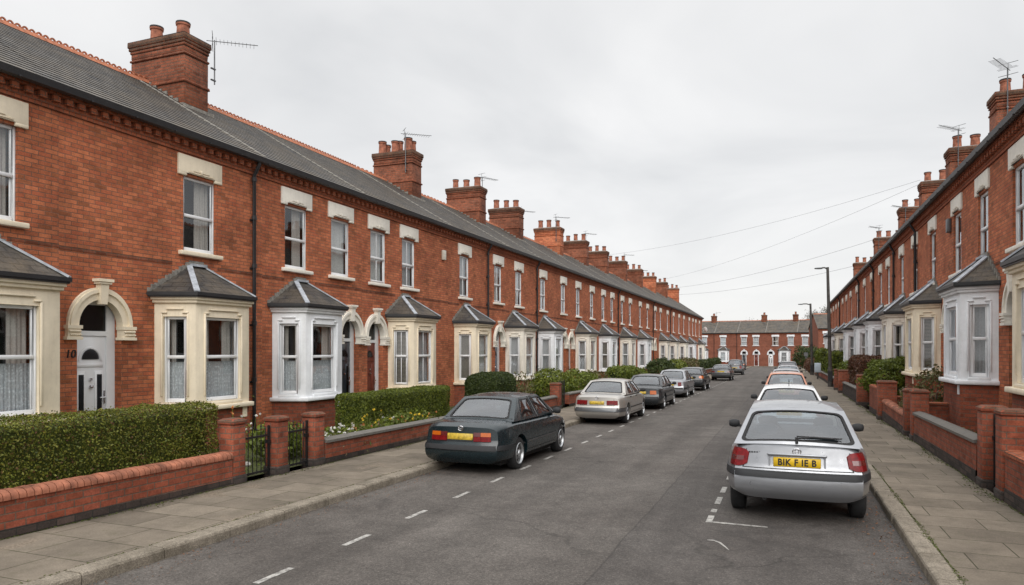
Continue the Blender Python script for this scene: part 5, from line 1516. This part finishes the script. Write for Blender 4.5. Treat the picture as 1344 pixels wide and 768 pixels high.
# ------------------------------------------------------------------ plants
def box_hedge(nm, label, x0, x1, y0, y1, h, mat, n, size, seed, rough=.05, round_=.08, cat='hedge', group=None, core=True, h0=.0, bulge=0):
    """clipped hedge: leaves over a noisy rounded box, with a leafy core so that nothing shows through"""
    rs = np.random.RandomState(seed); z = gz((y0+y1)/2); cx, cy = (x0+x1)/2, (y0+y1)/2
    ax, ay, az = (x1-x0)/2, (y1-y0)/2, (h-h0)/2
    areas = np.array([ay*az, ay*az, ax*az, ax*az, ax*ay, 0.0]); areas /= areas.sum()
    f = rs.choice(6, n, p=areas); uvw = rs.uniform(-1, 1, (n, 3)); nr = np.zeros((n, 3))
    for i, (a, s) in enumerate(((0, 1), (0, -1), (1, 1), (1, -1), (2, 1), (2, -1))):
        m = f == i; uvw[m, a] = s; nr[m, a] = s
    P = uvw*np.array([ax, ay, az])
    inner = np.clip(P, -np.array([ax, ay, az])+round_, np.array([ax, ay, az])-round_)
    d = P-inner; ln = np.linalg.norm(d, axis=1)[:,None]; dn = np.where(ln > 1e-6, d/np.maximum(ln, 1e-6), nr)
    P = inner + dn*round_
    if bulge: 
        k = 1 - bulge*(np.clip((P[:,2:3]/az), -1, 1)**2 if True else 0); P[:, :2] *= k
    w = np.array([noise.noise(Vector((p[0]*2.2+seed, p[1]*2.2, p[2]*2.2))) + .5*noise.noise(Vector((p[0]*6+seed, p[1]*6, p[2]*6))) for p in P])[:,None]
    P = P + dn*(w*rough) - dn*rs.exponential(rough*.6, (n, 1)) + dn*(rs.uniform(0, 1, (n, 1)) > .97)*rs.uniform(0, rough*1.2, (n, 1))
    P[:, 2] += az+h0
    ex = None
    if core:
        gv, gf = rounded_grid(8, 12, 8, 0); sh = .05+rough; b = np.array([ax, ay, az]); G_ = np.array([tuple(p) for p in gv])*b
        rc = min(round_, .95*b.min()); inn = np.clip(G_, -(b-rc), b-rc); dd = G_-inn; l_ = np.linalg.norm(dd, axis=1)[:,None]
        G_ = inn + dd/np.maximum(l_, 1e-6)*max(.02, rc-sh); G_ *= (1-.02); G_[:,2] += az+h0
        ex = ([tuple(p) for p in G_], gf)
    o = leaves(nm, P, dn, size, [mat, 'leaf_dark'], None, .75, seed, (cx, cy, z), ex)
    return tag(o, label, cat, group)
def bush(nm, label, x, y, rx, ry, h, mat, n, size, seed, cat='bush', group=None, gaps=.35, z0=.1, stems=True, trunk_h=0, hollow=.45, loc_z=None):
    rs = np.random.RandomState(seed); z = gz(y) if loc_z is None else loc_z
    root = empty(nm, (x, y, z), 0, label, cat, group)
    m = int(n*1.8); v = rs.normal(0, 1, (m, 3)); v /= np.linalg.norm(v, axis=1)[:,None]
    k = np.array([noise.noise(Vector((p[0]*1.8+seed, p[1]*1.8, p[2]*1.8)))*.5 + noise.noise(Vector((p[0]*4+seed, p[1]*4, p[2]*4)))*.28 for p in v])
    r = (1+k*.55)*(hollow+(1-hollow)*rs.uniform(0, 1, m)**.45)
    P = v*r[:,None]
    cl = np.array([noise.noise(Vector((p[0]*3.2+seed*3, p[1]*3.2, p[2]*3.2))) for p in P])
    keep = cl > -gaps; P = P[keep][:n]; nn = v[keep][:n]
    hz = (h-z0)/2
    P = P*np.array([rx, ry, hz]); P[:,2] = np.maximum(P[:,2]+hz+z0, .02)
    leaves('foliage', P, nn, size, [mat], root, .9, seed)
    mb = MB(); rr = random.Random(seed)
    if trunk_h:
        mb.tube([(0, 0, -.1), (.02, .01, trunk_h*.5), (0, 0, trunk_h)], [rx*.09, rx*.07, rx*.055], 8)
    nb = 7 if stems else 4
    for i in range(nb):
        a = rr.uniform(0, 2*PI); e = rr.uniform(.3, .9); zt = z0+(h-z0)*rr.uniform(.45, .9)
        b = (0, 0, trunk_h) if trunk_h else (rr.uniform(-.1, .1)*rx, rr.uniform(-.1, .1)*ry, -.02)
        mb.tube([b, (rx*e*.35*math.cos(a), ry*e*.35*math.sin(a), b[2]*.5+zt*.5), (rx*e*.8*math.cos(a), ry*e*.8*math.sin(a), zt)], [max(.012, rx*.03), max(.008, rx*.02), .004], 5)
    mb.build('trunk' if trunk_h else 'stems', 'bark', root)
    return root
def flower(nm, label, x, y, h, col, seed, nleaf=60, nfl=7, group='flowers in the front garden behind the grey-capped wall', spread=.2, leaf='leaf_mixed', fs=.021):
    rs = np.random.RandomState(seed); root = empty(nm, (x, y, gz(y)), 0, label, 'flower', group)
    P = rs.normal(0, 1, (nleaf, 3))*np.array([spread, spread, h*.22]); P[:,2] = np.abs(P[:,2])+.03+rs.uniform(0, h*.6, nleaf)
    leaves('foliage', P, np.tile([0, 0, 1.], (nleaf, 1)), .045, [leaf], root, .9, seed, aspect=.35)
    mb = MB(); pts = []; rr = random.Random(seed)
    for i in range(nfl):
        a = rr.uniform(0, 2*PI); d = rr.uniform(.2, 1.4)*spread; hh = h*rr.uniform(.7, 1.1); p = (d*math.cos(a), d*math.sin(a), hh)
        mb.tube([(p[0]*.2, p[1]*.2, 0), (p[0]*.7, p[1]*.7, hh*.6), p], .004, 4); pts.append(p)
    mb.build('stems', 'leaf_green', root)
    for p in pts:
        F = [rs.normal(0, fs*.45, 3) for j in range(9)]; N = [rs.normal(0, 1, 3)+[0, 0, .8] for j in range(9)]
        leaves('flower_head', np.array(F), np.array(N), fs, [col], root, .5, seed, p, aspect=.9)
    return root

box_hedge('privet_hedge', 'long clipped olive-green hedge with reddish shoots behind the rounded coping wall', -8.75, -7.93, -2.0, 8.25, 1.16, 'leaf_olive', 115000, .0165, 5, .045, .12, h0=.0)
box_hedge('box_hedge', 'square-cut dark green hedge behind the flowers and the dark teal saloon', -9.7, -8.85, 13.5, 17.9, 1.05, 'leaf_green', 50000, .020, 6, .028, .12)
box_hedge('clipped_bush', 'rounded clipped dark green bush below the cream bays', -9.4, -8.2, 19.6, 21.7, 1.38, 'leaf_dark', 26000, .026, 8, .03, .42, cat='bush')
bush('garden_shrub', 'loose shrub with bare stems left of the bright brick pillar', -8.6, 22.6, .5, .8, 1.0, 'leaf_mixed', 500, .05, 21, gaps=.1)
bush('garden_shrub', 'thin twiggy shrub under the pale cream bay', -9.4, 24.6, .6, .9, 1.3, 'leaf_mixed', 700, .05, 22, gaps=.15)
bush('garden_shrub', 'wide leafy green shrub right of the dark gate', -8.9, 27.2, .9, 1.6, 1.35, 'leaf_green', 4200, .055, 23, gaps=.3)
bush('garden_shrub', 'spreading yellow-green shrub above the beige silver saloon', -8.7, 30.4, .8, 1.7, 1.3, 'leaf_bright', 3600, .055, 24, gaps=.25)
bush('garden_shrub', 'brownish twiggy shrub this side of the bright green hedge', -8.9, 33.6, .8, 1.2, 1.25, 'leaf_mixed', 1500, .06, 25, gaps=.2)
box_hedge('privet_hedge', 'bright green hedge behind the black saloon on the left', -9.2, -8.2, 37.2, 41.6, 1.3, 'leaf_bright', 6000, .06, 26, .12, .3)
bush('garden_shrub', 'yellow-green bush at the end of the bright green hedge', -8.7, 43.4, .8, 1.5, 1.25, 'leaf_bright', 2000, .07, 27)
bush('garden_shrub', 'dark evergreen bush above the bright silver saloon', -8.7, 52.6, 1.0, 2.6, 1.75, 'leaf_dark', 3600, .08, 28)
bush('garden_shrub', 'green bush above the black hatchback on the left', -8.8, 60.5, 1., 3.2, 1.6, 'leaf_green', 3200, .09, 29)
bush('garden_shrub', 'dark brown-green bush beside the lone grey hatchback', -8.8, 69, 1., 3.6, 1.7, 'leaf_mixed', 3200, .09, 30)
box_hedge('privet_hedge', 'dark hedge along the farthest left gardens', -9.2, -8.2, 75, 99, 1.5, 'leaf_dark', 5000, .1, 31, .15, .3)
# right side
bush('leggy_shrub', 'leggy pinkish shrub against the near right white bay', 3.55, 20.9, .45, .9, 1.75, 'leaf_mixed', 900, .05, 41, gaps=.15, z0=.3)
bush('garden_shrub', 'straggly red-stemmed shrub beside the leggy pinkish one', 3.3, 22.6, .35, .7, 1.2, 'leaf_mixed', 500, .045, 42, gaps=.1)
bush('clipped_bush', 'round bright green bush beyond the orange brick pillar on the right', 3.55, 28.6, .95, 1.3, 1.9, 'leaf_bright', 11000, .045, 43, gaps=.5, hollow=.7, trunk_h=.4, z0=.45)
box_hedge('beech_hedge', 'red-brown square hedge behind the round bright green bush', 2.95, 4.05, 33.2, 39.6, 1.95, 'leaf_red', 15000, .05, 44, .08, .3, h0=.1)
bush('clipped_bush', 'small round green bush close before the nearer lamp post', 3.5, 44.3, .75, 1.5, 1.75, 'leaf_bright', 3600, .06, 45, z0=.4, hollow=.7)
box_hedge('privet_hedge', 'dark green hedge just beyond the nearer lamp post', 2.9, 4.1, 53, 61, 2.2, 'leaf_green', 8000, .09, 46, .15, .3)
box_hedge('privet_hedge', 'yellow-green hedge either side of the farther lamp post', 2.9, 4.4, 72, 82, 2.6, 'leaf_bright', 6000, .12, 47, .2, .4)
bush('garden_shrub', 'reddish bush against the farther lamp post', 2.7, 86, .9, 3, 1.7, 'leaf_red', 1800, .1, 48)
bush('garden_shrub', 'dark green bush in front of the end row', 2.6, 100, 1.8, 3., 3.4, 'leaf_dark', 3000, .13, 49)
bush('garden_shrub', 'low ivy spilling onto the near right garden soil', 3.5, 13.6, .5, 1.2, .45, 'leaf_green', 900, .045, 50, z0=.0)
bush('garden_shrub', 'bright low plant at the right edge of the picture', 3.35, 10.4, .3, .9, .75, 'leaf_bright', 900, .045, 51, z0=.05)
bush('garden_shrub', 'weedy low plants beside the orange brick pillar', 3.4, 22.0, .4, 1.2, .6, 'leaf_mixed', 500, .05, 52, z0=.0)
bush('garden_shrub', 'low scrubby plants inside the flat-coped right wall', 3.45, 16.6, .45, 1.6, .42, 'leaf_mixed', 900, .045, 53, z0=.0)
bush('garden_shrub', 'ivy-like growth on the crumbling red wall', 3.0, 21.2, .2, 1.0, .85, 'leaf_mixed', 600, .04, 54, z0=.3)
bush('garden_shrub', 'dark shrub behind the mossy low wall', 3.2, 31.9, .4, 1.3, 1.1, 'leaf_dark', 1500, .05, 55, z0=.2)
# flower garden
fl = [(-8.0, 10.9, .42, 'petal_white'), (-8.15, 11.25, .5, 'petal_white'), (-8.0, 11.6, .45, 'petal_white'), (-8.3, 11.9, .5, 'petal_white'), (-8.05, 12.2, .48, 'petal_orange'),
      (-8.2, 12.6, .62, 'petal_yellow'), (-8.1, 13.1, .7, 'petal_yellow'), (-8.35, 13.5, .5, 'petal_white'), (-8.05, 13.9, .5, 'petal_orange'), (-8.05, 14.4, .55, 'petal_yellow'), (-8.0, 14.8, .55, 'petal_yellow'), (-8.2, 15.3, .5, 'petal_orange')]
flab = ['white flowers right behind the third gate pillar', 'tallest white flowers near the third gate pillar', 'white flowers in the middle of the white patch', 'white flowers close to the square-cut hedge', 'peach flowers among the white ones',
        'small yellow flowers left of the tall yellow ones', 'tall yellow flowers in the middle of the bed', 'sparse white flowers between the yellow ones', 'coral flowers near the boot of the dark teal saloon', 'yellow flowers nearest the dark teal saloon',
        'yellow flowers just behind the dark teal saloon', 'orange flowers hidden behind the dark teal saloon']
for i, ((x, y, h, col), lb) in enumerate(zip(fl, flab)): flower('flowering_plant', lb, x, y, h, col, 60+i, nfl=9 if col == 'petal_white' else 4)
bush('low_plants', 'green leafy bed plants under the white flowers', -8.5, 11.9, .45, 1.5, .48, 'leaf_bright', 2600, .04, 71, cat='plants', z0=.0, hollow=.2)
bush('low_plants', 'green leafy bed plants under the yellow flowers', -8.3, 14.2, .35, 1.4, .62, 'leaf_bright', 2400, .04, 72, cat='plants', z0=.0, hollow=.2)
bush('low_plants', 'grassy clump seen through the right iron gate', -8.7, 10.4, .45, .6, .75, 'leaf_bright', 1500, .045, 73, cat='plants', z0=.0, hollow=.2)
flower('flowering_plant', 'white flowers seen through the left iron gate', -9.4, 10.4, .75, 'petal_white', 74, nfl=8, spread=.3, leaf='leaf_bright')
flower('flowering_plant', 'orange flowers beside the downpipe seen through the left gate', -9.9, 10.7, .85, 'petal_orange', 75, nfl=4, spread=.15, leaf='leaf_bright')
bush('low_plants', 'pale variegated plant between hedge end and first gate pillar', -8.6, 8.2, .3, .3, .75, 'leaf_mixed', 500, .04, 76, cat='plants', z0=.1)
def rocks(label, x, y, n, seed, r0=.07):
    rr = random.Random(seed)
    for i in range(n):
        r = r0*rr.uniform(.6, 1.3); bm = bmesh.new(); bmesh.ops.create_icosphere(bm, subdivisions=2, radius=r)
        for v in bm.verts: v.co *= 1+.18*noise.noise(v.co*9+Vector((i, 0, 0))); v.co.z *= .75
        me = bpy.data.meshes.new('garden_stone'); bm.to_mesh(me); bm.free(); me.materials.append(MATS['pebble'])
        o = link('garden_stone', me, None, (x+rr.uniform(-.25, .25), y+rr.uniform(-.3, .3), gz(y)+r*.6)); tag(o, label, 'stone', 'pale stones in the front garden')
rocks('pale rounded stone on the soil behind the left iron gate', -8.9, 9.6, 5, 3, .09)
# flowerpots under the near right white bay
def pot(label, x, y, r, h):
    root = empty('flower_pot', (x, y, gz(y)), 0, label, 'flower pot', 'terracotta pots by the right bay')
    mb = MB(); mb.lathe([(0, .0), (r*.7, 0), (r*.95, h*.8), (r*1.08, h*.8), (r*1.08, h), (r*.92, h), (r*.9, h*.85), (0, h*.85)], (0,0,0), 14); mb.build('pot', 'terracotta', root, smooth=40)
    P = np.random.RandomState(int(x*100)).normal(0, 1, (60, 3))*np.array([r*.7, r*.7, .06]); P[:,2] = np.abs(P[:,2])+h
    leaves('foliage', P, np.tile([0, 0, 1.], (60, 1)), .04, ['leaf_mixed'], root, .9, 3)
pot('larger terracotta pot left of the smaller one under the white bay', 3.3, 20.2, .17, .36); pot('smaller terracotta pot under the white bay', 3.35, 19.75, .12, .26)
# far trees
def tree(label, x, y, h, rx, seed, mat='leaf_haze', n=2600):
    rr = random.Random(seed); rs = np.random.RandomState(seed); z = gz(y)
    root = empty('bare_tree', (x, y, z), 0, label, 'tree', 'bare trees beyond the end row'); mb = MB(); tips = []
    def br(p, d, l, r, lev):
        q = p + d*l; mb.tube([tuple(p), tuple(p+d*l*.5+Vector((rr.uniform(-.1,.1), rr.uniform(-.1,.1), 0))*l*.3), tuple(q)], [r, r*.8, r*.6], 5, cap=False)
        if lev == 0: tips.append(q); return
        for i in range(3 if lev > 1 else 4):
            dd = (d + Vector((rr.gauss(0, .55), rr.gauss(0, .55), rr.gauss(.12, .3)))).normalized(); br(q, dd, l*rr.uniform(.6, .82), r*.55, lev-1)
    br(Vector((0,0,-.2)), Vector((rr.uniform(-.05,.05), 0, 1)), h*.3, h*.022, 4)
    mb.build('trunk', 'bark', root)
    T = np.array([tuple(t) for t in tips]); P = T[rs.randint(0, len(T), n)] + rs.normal(0, h*.035, (n, 3))
    leaves('crown', P, rs.normal(0, 1, (n, 3)), .13, [mat], root, .9, seed, aspect=.5)
tree('bare tree just right of the left terrace end', -16.5, 152, 10.0, 4, 3); tree('bare tree low behind the end-row roof at left', -23, 158, 11, 4, 4)
tree('bare tree rising behind the right end of the end row', 3.2, 158, 12.5, 4, 5); tree('bushy bare tree against the right terrace end', 9.5, 150, 13, 4, 6); tree('pale bare tree behind the separate brick house', 13.5, 140, 13.5, 4, 7)
tree('thin bare tree behind the middle end-row chimney', -5.0, 168, 11.5, 4, 8)

# ------------------------------------------------------------------ lamp posts, box, wires
def lamp_post(label, x, y, h, arm, r):
    root = empty('lamp_post', (x, y, gz(y)), 0, label, 'lamp post', 'street lamps on the right pavement')
    mb = MB(); lean = -.02
    mb.tube([(0, 0, -.1), (0, 0, 1.2), (0, 0, 1.21), (lean*h*.5, 0, h*.6), (lean*h, 0, h)], [r*1.5, r*1.45, r*1.05, r, r*.8], 12); mb.build('post', 'pole_paint', root, smooth=50)
    ab = MB(); ab.tube([(lean*h, 0, h-.12), (lean*h-arm*.5, 0, h-.02), (lean*h-arm, 0, h-.02)], r*.45, 8); ab.build('arm', 'pole_paint', root, smooth=50)
    hb = MB(); c = (lean*h-arm-.18, 0, h-.05)
    hb.lathe([(0, -.26), (.07, -.22), (.10, -.05), (.10, .15), (.05, .24), (0, .25)], c, 10, 0, 'x'); hb.v = [(a, b, h-.05+(z-(h-.05))*.6) for a, b, z in hb.v]
    hb.build('lantern', 'steel', root, smooth=50)
    db = MB(); db.box(-r*1.2, r*1.2, -r*1.56, -r*1.40, .35, 1.0); db.build('access_door', 'trim_dark', root)
    for zz in (h*.42, ): 
        bb = MB(); bb.lathe([(r*1.12, -.05), (r*1.3, -.04), (r*1.3, .04), (r*1.12, .05)], (lean*zz*.8, 0, zz), 12); bb.build('band', 'trim_dark', root)
lamp_post('nearer tall dark lamp post with a short arm at the back of the right pavement', 2.58, 48.5, 7.55, .34, .10)
lamp_post('farther thinner lamp post with a short arm near the end row', 2.45, 78, 7.3, .75, .12)
root = empty('utility_cabinet', (2.45, 64, gz(64)), 0, 'small pale blue utility cabinet on a post by the right wall', 'utility box')
mb = MB(); mb.box(-.25, .25, -.15, .15, .55, 1.35); me = mb.mesh('cabinet_body', ['cabinet_blue']); bevel_mesh(me, .05); link('cabinet_body', me, root)
mb = MB(); mb.tube([(0, 0, -.1), (0, 0, .56)], .07, 8); mb.build('cabinet_post', 'pole_paint', root)
root = empty('signal_post', (2.2, 92, gz(92)), 0, 'thin grey signpost between the hedges and the end row', 'post')
mb = MB(); mb.tube([(0, 0, -.1), (0, 0, 2.4)], .05, 8); mb.build('post', 'steel', root); mb = MB(); mb.box(-.22, .22, -.07, -.055, 1.9, 2.35); mb.build('sign_plate', 'steel', root)
def wire(label, a, b, sag, r=.012):
    a = Vector(a); b = Vector(b); n = 26; pts = []
    for i in range(n+1):
        t = i/n; p = a.lerp(b, t); p.z -= sag*4*t*(1-t); pts.append(tuple(p))
    mb = MB(); mb.tube(pts, r, 5); tag(mb.build('overhead_wire', 'cable'), label, 'cable', 'wires across the street')
wire('highest overhead wire crossing the sky from the left chimneys to the right roofs', (-14.4, 58.7, 9.9), (5.9, 37.9, 9.9), .5, .006)
wire('second overhead wire meeting the highest one at the right-hand chimney', (-14.4, 78, 9.3), (5.9, 38.1, 9.75), .7, .006)
wire('third overhead wire below the first two', (-14.4, 91, 9.6), (5.9, 56.8, 9.8), .6, .010)
wire('lowest overhead wire just above the far roofs', (-14.4, 102, 9.6), (5.9, 73.5, 9.7), .5, .012)

# ------------------------------------------------------------------ small litter: leaves in the gutter, moss, weeds
rs = np.random.RandomState(4)
def strip(n, xf, yr, mat, size, nm, dz=.012, seed=1):
    y = rs.uniform(yr[0], yr[1], n); x = xf(y, n); z = -G*y + dz
    P = np.stack([x, y, z], 1)
    o = leaves(nm, P, np.tile([0, 0, 1.], (n, 1)), size, [mat], None, .35, seed); o['kind'] = 'stuff'; return o
strip(500, lambda y, n: KR-.03-np.abs(rs.normal(0, .16, n)), (4.5, 20), 'dead_leaf', .016, 'fallen_leaves', -.098)
strip(180, lambda y, n: KL+.03+np.abs(rs.normal(0, .12, n)), (3, 18), 'dead_leaf', .016, 'fallen_leaves', -.098)
strip(3800, lambda y, n: WL+.015+np.abs(rs.normal(0, .035, n))*(1+np.sin(y*2.1)), (4, 40), 'moss', .014, 'moss', .006)
strip(4200, lambda y, n: WR-.02-np.abs(rs.normal(0, .05, n))*(1+np.sin(y*1.7)), (5, 40), 'moss', .015, 'moss', .006)
strip(700, lambda y, n: KL-.215+rs.normal(0, .01, n)*(1+np.sin(y*2)), (4, 14), 'moss', .011, 'moss', .004)
strip(900, lambda y, n: rs.uniform(KR-.5, KR-.02, n), (4, 12), 'dead_leaf', .008, 'gutter_grit', -.1)
strip(700, lambda y, n: rs.uniform(KL+.02, KL+.45, n), (3, 12), 'dead_leaf', .008, 'gutter_grit', -.1)
strip(1800, lambda y, n: KR+.215+rs.normal(0, .012, n)*(1+np.sin(y*3)), (4.5, 14), 'moss', .011, 'moss', .004)
strip(9000, lambda y, n: rs.uniform(-11.4, WL-.3, n), (8, 40), 'leaf_bright', .03, 'garden_grass', .03)
strip(5000, lambda y, n: rs.uniform(WR+.28, 4.15, n), (8, 40), 'leaf_mixed', .03, 'garden_weeds', .03)

# ------------------------------------------------------------------ light, sky, camera
w = bpy.data.worlds.new('World'); scene.world = w; w.use_nodes = True; nt = w.node_tree; nt.nodes.clear()
def N(t, **k):
    n = nt.nodes.new(t)
    for a, b in k.items(): setattr(n, a, b)
    return n
SUN_EL, SUN_AZ = R(38), R(163)      # azimuth from +Y clockwise: behind the camera, slightly right
sky = N('ShaderNodeTexSky'); sky.sky_type = 'NISHITA'; sky.sun_disc = False; sky.sun_elevation = SUN_EL; sky.sun_rotation = SUN_AZ
tc = N('ShaderNodeTexCoord'); sx = N('ShaderNodeSeparateXYZ'); nt.links.new(tc.outputs['Generated'], sx.inputs[0])
def MA(op, a, b=0., cl=False):
    n = N('ShaderNodeMath', operation=op, use_clamp=cl)
    for i, v in enumerate((a, b)):
        if isinstance(v, (int, float)): n.inputs[i].default_value = v
        else: nt.links.new(v, n.inputs[i])
    return n.outputs[0]
zz = MA('MAXIMUM', MA('ADD', sx.outputs[2], .22), .05)
cb = N('ShaderNodeCombineXYZ'); nt.links.new(MA('DIVIDE', sx.outputs[0], zz), cb.inputs[0]); nt.links.new(MA('DIVIDE', sx.outputs[1], zz), cb.inputs[1])
n1 = N('ShaderNodeTexNoise'); n1.inputs['Scale'].default_value = 1.15; n1.inputs['Detail'].default_value = 5; n1.inputs['Roughness'].default_value = .5; n1.inputs['Distortion'].default_value = .5
nt.links.new(cb.outputs[0], n1.inputs['Vector'])
rp = N('ShaderNodeValToRGB'); e = rp.color_ramp.elements
e[0].position = .33; e[0].color = (.655, .662, .672, 1); e[1].position = .66; e[1].color = (.855, .852, .850, 1)
nt.links.new(n1.outputs['Fac'], rp.inputs[0])
# lighter, faintly warm towards the horizon
hz = N('ShaderNodeMix', data_type='RGBA'); nt.links.new(MA('SUBTRACT', 1., MA('MULTIPLY', sx.outputs[2], 5.), True), hz.inputs['Factor'])
nt.links.new(rp.outputs[0], hz.inputs['A']); hz.inputs['B'].default_value = (.83, .825, .815, 1)
sc_ = N('ShaderNodeMix', data_type='RGBA', blend_type='MULTIPLY'); sc_.inputs['Factor'].default_value = 1; nt.links.new(hz.outputs['Result'], sc_.inputs['A']); sc_.inputs['B'].default_value = (SKYK, SKYK, SKYK, 1)
# sky boosted overhead, above the frame, to add light on the facades
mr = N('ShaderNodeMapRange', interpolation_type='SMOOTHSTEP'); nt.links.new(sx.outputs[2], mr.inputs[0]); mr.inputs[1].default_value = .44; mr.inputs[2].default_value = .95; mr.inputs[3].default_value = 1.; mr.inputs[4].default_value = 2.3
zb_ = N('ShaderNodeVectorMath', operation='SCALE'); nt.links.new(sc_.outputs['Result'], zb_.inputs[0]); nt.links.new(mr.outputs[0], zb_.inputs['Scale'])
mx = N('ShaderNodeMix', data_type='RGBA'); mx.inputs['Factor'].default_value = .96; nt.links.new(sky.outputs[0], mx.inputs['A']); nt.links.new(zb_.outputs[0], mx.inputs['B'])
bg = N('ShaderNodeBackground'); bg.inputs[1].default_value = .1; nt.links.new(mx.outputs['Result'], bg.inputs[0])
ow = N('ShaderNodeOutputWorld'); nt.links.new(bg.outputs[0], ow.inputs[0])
sl = bpy.data.lights.new('sun', 'SUN'); sl.energy = 1.5; sl.angle = R(50); sl.color = (1, .965, .92)
so = bpy.data.objects.new('sun', sl); COL.objects.link(so)
d = Vector((math.sin(SUN_AZ)*math.cos(SUN_EL), math.cos(SUN_AZ)*math.cos(SUN_EL), math.sin(SUN_EL)))
so.rotation_euler = d.to_track_quat('Z', 'Y').to_euler(); so.location = (0, 0, 40)
cam = bpy.data.cameras.new('camera'); co = bpy.data.objects.new('camera', cam); COL.objects.link(co); scene.camera = co
F_ = 920.; TH = math.atan((1032-672)/F_)
cam.sensor_width = 36; cam.lens = 36*F_/1344; cam.shift_y = (457-384)/1344; cam.clip_end = 3000; cam.clip_start = .1
co.location = (0, 0, 1.95); co.rotation_euler = (PI/2, 0, TH)
scene.view_settings.view_transform = 'Standard'; scene.view_settings.look = 'None'; scene.view_settings.exposure = EXPO; scene.view_settings.gamma = 1
scene.cycles.max_bounces = 8; scene.cycles.transparent_max_bounces = 12
bpy.context.view_layer.update()
